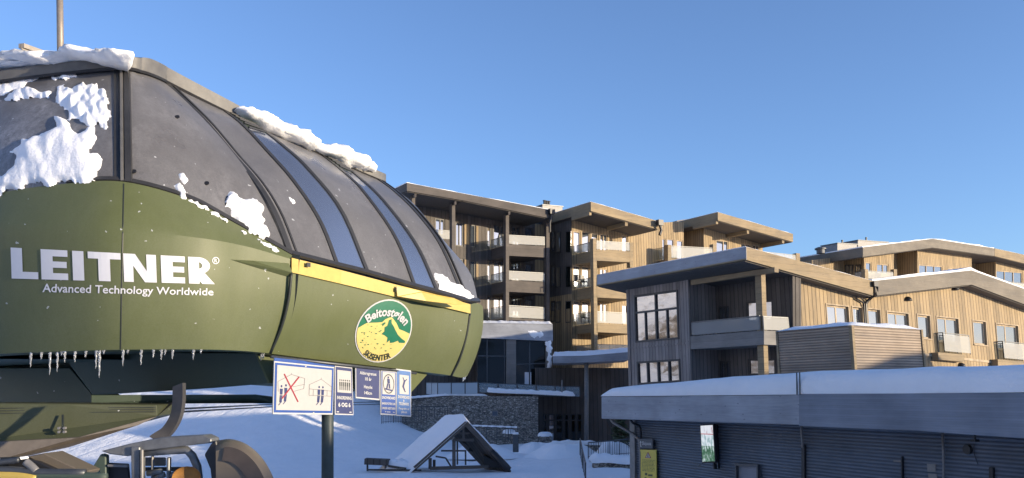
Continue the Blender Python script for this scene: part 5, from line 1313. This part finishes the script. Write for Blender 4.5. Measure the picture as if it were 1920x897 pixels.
# ---- snow stuck on the hood
def inside(p, poly):
    r = False; j = len(poly) - 1
    for i in range(len(poly)):
        (x1, y1), (x2, y2) = poly[i], poly[j]
        if (y1 > p[1]) != (y2 > p[1]) and p[0] < (x2 - x1) * (p[1] - y1) / (y2 - y1) + x1: r = not r
        j = i
    return r
def edist(p, poly):
    best = 1e9
    for (x1, y1), (x2, y2) in zip(poly, poly[1:] + poly[:1]):
        dx, dy = x2 - x1, y2 - y1; t = max(0, min(1, ((p[0] - x1) * dx + (p[1] - y1) * dy) / (dx * dx + dy * dy + 1e-9)))
        best = min(best, sqrt((p[0] - x1 - t * dx) ** 2 + (p[1] - y1 - t * dy) ** 2))
    return best
def snow_patch(poly, bv, thick, label, step=2.2, amp=7.0, fr=.06, rampw=12, lump=.6, seed=0):
    x0 = min(p[0] for p in poly) - 8; x1 = max(p[0] for p in poly) + 8; y0 = min(p[1] for p in poly) - 8; y1 = max(p[1] for p in poly) + 8
    nx = int((x1 - x0) / step) + 1; ny = int((y1 - y0) / step) + 1; idx = {}; m = MB()
    for j in range(ny):
        for i in range(nx):
            x = x0 + i * step; y = y0 + j * step; d = edist((x, y), poly) * (1 if inside((x, y), poly) else -1)
            d += amp * fbm((x * fr, y * fr, seed), 4) + amp * .3 * fbm((x * fr * 3.3, y * fr * 3.3, seed + 5), 3)
            if d < -step: continue
            r = ray(x, y).normalized(); h = bv.ray_cast(CO, r)
            if h[0] is None: continue
            n = h[1] if h[1].dot(r) < 0 else -h[1]
            q = max(0, min(1, d / rampw)); tk = thick * sqrt(q) * (1 - lump * .5 + lump * (fbm((x * fr * 1.4, y * fr * .7, seed + 9), 2) + .12 * fbm((x * .13, y * .09, seed), 2)))
            idx[(i, j)] = len(m.v); m.v.append(h[0] + (n * .75 + Vector((0, 0, .35))) * max(-.02 if d < 0 else .012, tk) - (n * .03 if d < 0 else Vector((0, 0, 0))))
    for (i, j) in list(idx):
        ks = [(i, j), (i + 1, j), (i + 1, j + 1), (i, j + 1)]
        if all(k in idx for k in ks): m.f.append(tuple(idx[k] for k in ks))
    rnd = random.Random(seed)
    for _ in range(len(poly) * 5 if thick > .06 else 0):
        k = rnd.randrange(len(poly)); a, b = poly[k], poly[(k + 1) % len(poly)]; q = rnd.random(); sg = 5 + rampw * .5
        x = a[0] + (b[0] - a[0]) * q + rnd.gauss(0, sg); y = a[1] + (b[1] - a[1]) * q + rnd.gauss(0, sg); r = ray(x, y).normalized(); h = bv.ray_cast(CO, r)
        if h[0] is None: continue
        z = rnd.uniform(.008, .032); ax = [Vector(v) * z * rnd.uniform(.6, 1.2) for v in ((1, 0, 0), (0, 1, 0), (0, 0, 1))]; i0 = len(m.v)
        m.v += [h[0] + ax[0], h[0] - ax[0], h[0] + ax[1], h[0] - ax[1], h[0] + ax[2], h[0] - ax[2]]
        m.f += [(i0 + i, i0 + j, i0 + k2) for i in (0, 1) for j in (2, 3) for k2 in (4, 5)]
    o = tag(obj('snow_patch', m, M_SNOW, smooth=True), label, 'snow', kind='stuff')
    bm = bmesh.new(); bm.from_mesh(o.data); vi = [v for v in bm.verts if not v.is_boundary]
    for _ in range(5): bmesh.ops.smooth_vert(bm, verts=vi, factor=.5, use_axis_x=True, use_axis_y=True, use_axis_z=True)
    vb = [v for v in bm.verts if v.is_boundary]
    for _ in range(2): bmesh.ops.smooth_vert(bm, verts=vb, factor=.5, use_axis_x=True, use_axis_y=True, use_axis_z=True)
    bm.to_mesh(o.data); bm.free(); return o
capm = MB(); capm.v = m.v
bvA = bvh_of([hoodf, front])
snow_patch([(-40, 385), (-40, 345), (6, 330), (30, 296), (12, 286), (40, 268), (80, 250), (110, 245), (104, 222), (128, 232), (140, 240), (160, 248), (176, 238), (172, 285), (190, 302), (186, 338), (150, 347), (60, 348), (20, 362)], bvA, .13, 'big clinging snow sheet on the left of the hood above the green panel', seed=1, lump=.30, fr=.03, amp=9)
snow_patch([(105, 165), (150, 160), (196, 165), (203, 185), (206, 228), (198, 240), (178, 236), (170, 246), (150, 225), (130, 232), (118, 228), (128, 208), (104, 190)], bvA, .11, 'crumbly snow cluster beside the middle rib of the hood', amp=12, fr=.06, rampw=9, lump=1.2, seed=4)
snow_patch([(2, 186), (28, 170), (50, 162), (66, 168), (80, 178), (100, 172), (92, 186), (60, 184), (40, 190), (14, 192)], bvA, .12, 'narrow snow strip high on the left of the hood', amp=5, seed=7)
snow_patch([(-40, 168), (60, 138), (100, 128), (104, 134), (70, 150), (40, 165), (10, 178), (-40, 192)], bvA, .10, 'thin snow streak under the roof edge at far left', amp=5, seed=8)
snow_patch([(95, 146), (140, 133), (148, 142), (120, 152), (104, 154)], bvA, .08, 'small crumbs of snow below the roof edge left of the middle rib', amp=6, seed=10, rampw=6)
snow_patch([(322, 348), (336, 344), (352, 372), (400, 396), (470, 444), (500, 455), (528, 472), (518, 474), (440, 426), (380, 392), (340, 372)], bvA, .12, 'snow line lying along the slanting joint of hood and green panel', amp=5, rampw=7, seed=12)
snow_patch([(418, 365), (432, 362), (446, 372), (462, 375), (478, 372), (494, 392), (500, 425), (505, 450), (470, 440), (436, 408), (424, 385)], bvA, .16, 'lumpy snow patch at the foot of the first hood panel', amp=7, rampw=9, lump=.7, seed=14)
snow_patch([(334, 326), (346, 324), (353, 340), (345, 348), (337, 338)], bvA, .10, 'small snow clod on the hood above the slanting joint', amp=2, rampw=5, seed=16)
bvR = bvh_of(hood_parts)
snow_patch([(812, 510), (828, 512), (846, 530), (860, 532), (880, 548), (892, 566), (880, 570), (850, 558), (826, 546)], bvR, .10, 'snow patch at the lower far end of the hood above the yellow band', amp=6, rampw=7, seed=18)
snow_patch([(540, 368), (552, 376), (556, 384), (548, 384)], bvR, .05, 'small frozen snow crumb in the middle of the second hood panel', amp=3, rampw=4, step=2, seed=20)
snow_patch([(640, 502), (760, 532), (846, 553), (846, 558), (760, 540), (640, 509)], bvR, .05, 'thin rim of snow between hood and yellow band', amp=4, rampw=4, step=2.5, seed=22)
icem = MB(); icem.quad(PV.at(890, 600, .0), PV.at(1037, 603, .0), PV.at(1037, 730, .0), PV.at(890, 730, .0)); bvI = bvh_of([icem])
o = snow_patch([(1023, 640), (1034, 638), (1033, 690), (1030, 724), (1024, 722), (1026, 680)], bvI, .16, 'frozen splash of ice down the right pillar of the lobby bay', amp=3, rampw=4, step=1.2, fr=.1, seed=31); o.name = 'ice_sheet'
o = snow_patch([(988, 621), (1000, 620), (1006, 624), (1016, 621), (1020, 630), (1012, 636), (1008, 630), (1000, 637), (994, 630)], bvI, .10, 'white drip of ice on the face of the lobby fascia', amp=3, rampw=4, step=1.2, fr=.1, seed=33); o.name = 'ice_sheet'
# lumps on the roof cap
def ridge_snow(pts, label, seed=0, w=.34, h=.22):
    """pts: (px, py, depth, size) along the top of the cap"""
    c = cr([Vector((a, b, d)) for a, b, d, s in pts], 40); sz = cr([Vector((s, 0, 0)) for *_, s in pts], 40); m = MB(); rows = []
    P = [W3(v) for v in c]
    for i, p in enumerate(P):
        t = P[min(i + 1, 40)] - P[max(i - 1, 0)]; t.z *= .5; t.normalize(); s = Vector((t.y, -t.x, 0)).normalized(); e = sz[i].x * (min(1, min(i, 40 - i) / 3 + .02)) ** .5
        row = []
        for j in range(17):
            a = 2 * pi * j / 16; k = e * (1 + .55 * fbm((p.x * 2.6 + cos(a), p.y * 1.9, sin(a) * 1.4 + seed), 4) + .24 * fbm(tuple(p * 6 + Vector((cos(a) * 2, sin(a) * 2, seed))), 3))
            row.append(p + s * (w * cos(a) * k) + Vector((0, 0, h * sin(a) * k)))
        rows.append(row)
    m.grid(rows); m.poly(rows[0]); m.poly(rows[-1]); return tag(obj('roof_snow', m, M_SNOW, smooth=True), label, 'snow', kind='stuff')
ridge_snow([(-60, 126, 17.1, 1.0), (20, 119, 16.9, .9), (90, 113, 16.75, .9), (140, 107, 16.65, .9), (180, 107, 16.5, 1.0), (215, 112, 16.45, 1.1), (236, 118, 16.45, 1.2), (248, 121, 16.5, .8)], 'long snow roll on the station roof edge at upper left', 1, .42, .115)
ridge_snow([(443, 204, 19.0, .6), (470, 218, 19.3, 1.0), (510, 236, 19.7, 1.05), (550, 254, 20.1, 1.1), (580, 268, 20.4, .9), (588, 273, 20.5, .6)], 'long snow roll on the hood ridge before the gap', 3, .34, .17)
ridge_snow([(592, 277, 20.6, .5), (622, 287, 21.0, .9), (650, 297, 21.4, 1.1), (674, 307, 21.8, 1.2), (689, 314, 22.0, 1.0), (695, 318, 22.1, .6)], 'shorter thick snow roll at the low end of the hood ridge', 6, .34, .19)

# ------------------------------------------------------------------ signs hanging along the station side
def sd(px): return 16.45 + (px - 512) / 260 * 3.15
def sign(name, label, cat, q):
    q3 = [at(x, y, sd(x) - .05) for x, y in q]; n = Vector((.77, -.63, 0)); t = thing(name, label, cat, q3[3], 'signs hanging along the station')
    m = MB(); m.prism([p for p in q3], -n * .03); obj('board', m, M_WHITE, t, bevel=.004)
    def f(u, v, o=.004): return bil(q3, u, v) + n * o
    return t, f
def R4(f, u0, v0, u1, v1, o=.004): return [f(u0, v0, o), f(u1, v0, o), f(u1, v1, o), f(u0, v1, o)]
def ln(m, f, a, b, w, o, asp=1.0):
    dx, dy = b[0] - a[0], b[1] - a[1]; l = sqrt((dx * asp) ** 2 + dy ** 2); nx, ny = -dy / l * w / 2 / asp, dx * asp / l * w / 2
    m.poly([f(a[0] + nx, a[1] + ny, o), f(b[0] + nx, b[1] + ny, o), f(b[0] - nx, b[1] - ny, o), f(a[0] - nx, a[1] - ny, o)])
def txt(t, f, s, u0, v0, u1, v1, mat, bold=.02, o=.008):
    m = MB(); text_mb(m, s, lambda u, v: f(u0 + (u1 - u0) * u, v0 + (v1 - v0) * v, o), bold); obj('lettering', m, mat, t)
def blob(m, f, cx, cy, rx, ry, o, n=14): m.poly([f(cx + rx * cos(2 * pi * k / n), cy + ry * sin(2 * pi * k / n), o) for k in range(n)])
# 1: seat position pictograms
t1, f = sign('pictogram_sign', 'large white pictogram sign with two chair drawings, one struck out in red', 'sign', [(514.5, 671), (627, 683), (624, 778), (511.5, 777)])
m = MB(); m.poly(R4(f, .012, .085, .988, .97)); o = obj('blue_border', m, M_BLUE, t1)
m = MB(); m.poly(R4(f, .045, .125, .955, .925, .007)); obj('white_field', m, M_CREAM, t1)
m = MB(); m.poly(R4(f, 0, 0, 1, .06)); obj('top_rail', m, M_BLUE, t1)
m = MB(); A = 1.15
for pts in ([(.06, .42), (.27, .275), (.49, .33)], [(.49, .33), (.48, .52), (.32, .58)], [(.06, .42), (.07, .60)], [(.27, .275), (.27, .25)], [(.30, .50), (.49, .44)],
            [(.57, .44), (.77, .32), (.96, .46)], [(.57, .44), (.57, .64), (.96, .64), (.96, .46)], [(.77, .32), (.77, .29)], [(.57, .52), (.96, .54)], [(.64, .53), (.64, .64)], [(.88, .53), (.88, .64)]):
    for a, b2 in zip(pts[:-1], pts[1:]): ln(m, f, a, b2, .006, .010, A)
obj('chair_outline', m, M_GREYS, t1)
for cx, cy, tl in ((.115, .50, .01), (.185, .48, .01), (.735, .475, .0), (.80, .475, .0)):
    m = MB(); blob(m, f, cx + .004, cy, .014, .022, .010); m.poly([f(cx - .022, cy + .045, .010), f(cx + .026, cy + .045, .010), f(cx + .022, cy + .15, .010), f(cx - .018, cy + .15, .010)])
    ln(m, f, (cx - .01, cy + .16), (cx - .015 + .0, cy + .29), .022, .010, A); ln(m, f, (cx + .014, cy + .16), (cx + .004, cy + .29), .020, .010, A)
    ln(m, f, (cx - .035, cy + .34), (cx + .012, cy + .27), .014, .011, A); obj('skier_figure', m, M_NAVY, t1)
m = MB(); ln(m, f, (.155, .275), (.39, .77), .022, .014, A); ln(m, f, (.395, .31), (.13, .72), .022, .015, A); obj('red_cross', m, M_RED, t1)
for u, v in ((.5, .105), (.655, .965)):
    m = MB(); blob(m, f, u, v, .012, .014, .012); obj('rivet', m, M_WHITE, t1)
# 2: line-up sign
t2, f = sign('lineup_sign', 'narrow blue sign with six figures and the numbers 6 OG 6', 'sign', [(628, 684), (660.5, 688), (663, 779), (628, 778)])
m = MB(); m.poly(R4(f, .04, .04, .96, .975)); obj('blue_field', m, M_NAVY, t2)
m = MB(); m.poly(R4(f, .12, .10, .90, .55, .007)); obj('white_field', m, M_CREAM, t2)
m = MB()
for k in range(6):
    u = .26 + k * .108; blob(m, f, u, .30, .028, .018, .010); m.poly(R4(f, u - .032, .335, u + .032, .42, .010)); m.poly(R4(f, u - .022, .42, u + .022, .50, .010))
obj('figures', m, M_INK, t2)
txt(t2, f, 'INNORDNING', .10, .62, .90, .69, M_WHITE, .03); txt(t2, f, '6 OG 6', .17, .75, .83, .84, M_WHITE, .045)
m = MB(); m.poly(R4(f, .08, .93, .20, .95, .008)); m.poly(R4(f, .76, .93, .88, .95, .008)); obj('small_print', m, M_WHITE, t2)
# 3: age limit
t3, f = sign('age_limit_sign', 'plain navy sign giving the age limit and height in white letters', 'sign', [(666.5, 684.5), (712.5, 689.5), (712, 751), (667, 747)])
m = MB(); m.poly(R4(f, .03, .035, .97, .955)); obj('blue_field', m, M_NAVY, t3)
txt(t3, f, 'Aldersgrense:', .16, .17, .85, .30, M_WHITE, .015); txt(t3, f, '10 år', .38, .34, .64, .44, M_WHITE, .02); txt(t3, f, 'Høyde:', .33, .58, .68, .71, M_WHITE, .015); txt(t3, f, '140cm', .34, .76, .66, .86, M_WHITE, .02)
# 4: snowboard
t4, f = sign('snowboard_sign', 'blue sign with a snowboarder in a ring and the word SNOWBOARD', 'sign', [(714, 690), (742.5, 693), (742.5, 779.5), (713.5, 778)])
m = MB(); m.poly(R4(f, .04, .07, .97, .97)); obj('blue_field', m, M_BLUE, t4)
m = MB(); m.poly(R4(f, .10, .08, .92, .56, .007)); obj('white_field', m, M_CREAM, t4)
m = MB()
for k in range(24):
    a, b2 = 2 * pi * k / 24, 2 * pi * (k + 1) / 24; m.poly([f(.5 + r * .36 * cos(q), .33 + r * .21 * sin(q), .010) for r, q in ((1, a), (1, b2), (.90, b2), (.90, a))])
obj('ring', m, M_INK, t4)
m = MB(); blob(m, f, .47, .19, .05, .022, .012); m.poly([f(.40, .22, .012), f(.56, .22, .012), f(.58, .32, .012), f(.42, .33, .012)]); ln(m, f, (.44, .33), (.38, .43), .028, .012, .33); ln(m, f, (.54, .33), (.56, .43), .028, .012, .33); ln(m, f, (.26, .44), (.74, .47), .03, .013, .33); obj('rider_figure', m, M_NAVY, t4)
txt(t4, f, 'SNOWBOARD', .08, .60, .94, .66, M_WHITE, .03); txt(t4, f, 'BAKRE FOTEN LØS', .08, .73, .94, .78, M_WHITE, .025); txt(t4, f, 'UNDER HEISTUREN', .08, .83, .94, .88, M_WHITE, .025)
m = MB(); blob(m, f, .30, .93, .03, .012, .008); m.poly(R4(f, .38, .925, .62, .94, .008)); m.poly(R4(f, .78, .925, .9, .94, .008)); obj('small_print', m, M_WHITE, t4)
# 5: telemark
t5, f = sign('telemark_sign', 'lighter blue sign with a jumping rider and the word TELEMARK', 'sign', [(743, 691.5), (771, 695), (771, 782), (743, 780)])
m = MB(); m.poly(R4(f, .03, .03, .95, .975)); obj('blue_field', m, plain('faded_sign_blue', (.06, .15, .36), .5), t5)
m = MB(); m.poly(R4(f, .20, .12, .82, .53, .007)); obj('white_field', m, M_CREAM, t5)
m = MB(); blob(m, f, .52, .24, .05, .022, .012); ln(m, f, (.52, .26), (.44, .36), .035, .012, .33); ln(m, f, (.44, .36), (.52, .44), .03, .012, .33); ln(m, f, (.40, .36), (.58, .48), .02, .013, .33); ln(m, f, (.52, .26), (.42, .17), .016, .012, .33); ln(m, f, (.52, .27), (.68, .20), .016, .012, .33); obj('rider_figure', m, M_NAVY, t5)
txt(t5, f, 'SNOWBOARD', .10, .56, .88, .625, M_WHITE, .03); txt(t5, f, '&', .44, .645, .54, .69, M_WHITE, .02); txt(t5, f, 'TELEMARK', .16, .705, .84, .765, M_WHITE, .03); txt(t5, f, 'Fangreim er', .16, .815, .86, .87, M_WHITE, .015); txt(t5, f, 'påbudt', .32, .885, .70, .945, M_WHITE, .02)
# dark carrier tube behind the signs
m = MB(); m.tube([at(508, 669, sd(508) + .05), at(780, 700, sd(780) + .05)], .03, 8); tag(obj('carrier_tube', m, M_STEEL, smooth=True), 'thin dark tube carrying the row of signs under the station', 'tube')
m = MB(); m.tube([at(614.5, 690, 17.85), at(614, 960, 17.85)], .118, 20); tag(obj('support_post', m, plain('post_green_grey', (.045, .06, .055), .5), smooth=True), 'dark round post standing in the snow behind the pictogram sign', 'post')
# haul ropes
for a, b2, lab in (((294, 769, 16.5), (512, 758.5, 40), 'upper haul rope running from the lower deck to the right'), ((294, 775, 16.5), (512, 763, 40), 'lower haul rope running from the lower deck to the right')):
    m = MB(); m.tube([at(*a), at(*b2), at(770, b2[1] - 6, 70)], .022, 6); tag(obj('haul_rope', m, M_BLACK), lab, 'rope')

# ------------------------------------------------------------------ chairs of the lift
M_GREYM = plain('worn_grey_metal', (.16, .165, .17), .45, .35, var=.3, nscale=5, bstr=.2); M_BUB = plain('brown_bubble', (.135, .11, .08), .5, var=.12, nscale=3)
M_RUST = plain('rusty_orange', (.30, .14, .03), .7, var=.35)
D = 12.5
ch = thing('lift_chair', 'grey framed lift chair with brown bubble hood hanging under the station', 'chair lift seat', at(300, 897, D))
m = MB(); c = cr([Vector((336, 722, 0)), Vector((335.5, 755, 0)), Vector((330, 782, 0)), Vector((315, 807, 0)), Vector((292, 824, 0))], 24)
pp = [at(p.x, p.y, D + 1.2 - 1.0 * k / 24) for k, p in enumerate(c)]
for i, p in enumerate(pp): pass
ins = []; 
L1 = []; L2 = []; L3 = []; L4 = []
for i, p in enumerate(pp):
    t = (pp[min(i + 1, 24)] - pp[max(i - 1, 0)]).normalized(); s = t.cross(Vector((0, 1, 0))).normalized() * .08; y = Vector((0, .07, 0)); L1.append(p - s - y); L2.append(p + s - y); L3.append(p + s + y); L4.append(p - s + y)
m.grid([L1, L2, L3, L4, L1]); obj('hanger_arm', m, plain('hanger_shaded_brown', (.065, .06, .056), .5, .2), ch, smooth=True, auto=30)  # base colour darkened so the arm looks shaded
def cpoly(name, pts, d, th, mat, par=ch, bev=.012, vec=None): 
    m = MB(); m.prism([at(x, y, d) for x, y in pts], vec or Vector((0, th, 0))); return obj(name, m, mat, par, bevel=bev)
cpoly('top_casting', [(189, 846), (243, 832), (301, 820.5), (381, 816), (396, 823), (396, 831), (287, 843.5), (266, 845.5), (238, 856), (206, 852)], D - .1, .35, M_GREYM)
cpoly('side_plate', [(189, 851), (198, 854), (199, 912), (186, 912), (186, 884), (172, 892), (166, 912), (156, 912), (168, 884)], D, .12, M_GREEND)
cpoly('upright', [(245, 838), (262, 838), (262, 912), (246, 912)], D - .15, .2, M_GREYM); cpoly('upright', [(263.5, 843), (267.5, 843), (267.5, 912), (263.5, 912)], D - .2, .05, M_ZINC)
cpoly('upright', [(283, 850), (287, 850), (286, 912), (282, 912)], D + .1, .05, M_ZINC); cpoly('upright', [(312, 858), (318, 858), (317, 912), (311, 912)], D, .08, M_GREYM)
m = MB(); m.tube([at(268, 849, D), at(320, 845, D), at(350, 844, D), at(361, 855, D), at(370, 875, D), at(375, 915, D)], .055, 10); obj('arch_tube', m, M_GREYM, ch, smooth=True)
cpoly('back_panel', [(199, 868), (240, 870), (244, 912), (199, 912)], D + .1, .05, M_BLACK); cpoly('handrail', [(200, 871), (239, 871), (239, 877), (200, 876)], D - .02, .05, M_ZINC)
cpoly('cross_bar', [(268, 877), (372, 876), (372, 884), (268, 884)], D + .25, .08, M_BLACK)
cpoly('back_panel', [(268, 858), (310, 858), (310, 874), (268, 874)], D + .3, .04, M_GREYM)
m = MB(); rows = []
for i in range(9):
    a = i / 8 * pi; rows.append([at(352, 897, D - .15) + Vector((.20 * cos(a) * cos(q), .12 * sin(a) * cos(q) - .05, .16 * sin(q)))for q in [-.6 + 2.1 * j / 9 for j in range(10)]])
m.grid(rows); obj('grip_cushion', m, M_RUST, ch, smooth=True)
for x0, y0, x1, y1 in ((276, 888, 304, 884), (290, 897, 309, 890), (318, 893, 334, 886)):
    m = MB(); m.tube([at(x0, y0, D + .05), at(x1, y1, D + .05)], .04, 8); obj('linkage', m, M_GREYM, ch, smooth=True)
cpoly('hood_hinge', [(383, 853), (396, 832), (405, 826), (410, 850), (413, 912), (398, 912), (394, 880)], D - .15, .5, M_BLACK)
# brown bubble: a rounded shell
m = MB(); prof = [(404, 829), (417, 825), (432, 823.5), (448, 827), (462, 833), (476, 843), (489, 856), (500, 871), (509, 888), (516, 905), (521, 925)]; rows = []
pc = cr([Vector((x, y, 0)) for x, y in prof], 28)
for j in range(13):
    v = j / 12; sh = sin(v * pi) ** .5
    rows.append([at(407, 915, D - .3 + v * 1.3).lerp(at(p.x, p.y, D - .3 + v * 1.3), .80 + .20 * sh) for p in pc])
m.grid(rows); m.poly(rows[0] + [at(405, 925, D - .3)]); m.poly(rows[-1] + [at(405, 925, D + 1.0)]); bub = obj('bubble_hood', m, M_BUB, ch, smooth=True, auto=35)
m = MB(); c0 = [at(407, 915, D - .33).lerp(at(p.x, p.y, D - .33), .84) for p in pc[4:]]; c1 = [at(407, 915, D - .33).lerp(at(p.x, p.y, D - .33), .55) for p in pc[4:]]
m.grid([c0[:1] + [a.lerp(b2, .0) for a, b2 in zip(c0[1:], c1[1:])], c1]); obj('tinted_side', m, plain('bubble_dark', (.07, .055, .045), .4), bub, smooth=True)
# second chair, mostly out of the picture
D2 = 11.5
c2 = thing('lift_chair', 'second lift chair at the lower left edge with yellow-green rim and dark seat', 'chair lift seat', at(60, 905, D2))
cpoly('seat_shell', [(50, 856), (82, 850), (156, 885), (150, 892), (105, 886)], D2 + .3, .5, M_BUB, c2)
cpoly('seat_shell', [(-40, 862), (38, 859), (70, 866), (110, 884), (-40, 884)], D2 + .2, .4, M_BLACK, c2)
for pts, r, mt in (([(-40, 880), (20, 882), (70, 886), (160, 887)], .05, M_STEEL), ([(30, 893), (120, 892), (200, 895)], .05, M_GREEND), ([(-40, 893), (30, 893), (70, 899)], .07, M_YELL), ([(48, 866), (58, 874), (68, 884)], .05, M_ZINC), ([(-40, 872), (10, 866), (36, 862)], .035, M_STEEL)):
    m = MB(); cc_ = cr([Vector((x, y, 0)) for x, y in pts], 12); m.tube([at(p.x, p.y, D2) for p in cc_], r, 8); obj('frame_tube', m, mt, c2, smooth=True)
cpoly('snow_cover', [(-30, 858), (-10, 863), (10, 862), (38, 857), (40, 862), (0, 868), (-30, 868)], D2 + .1, .2, M_SNOW, c2)
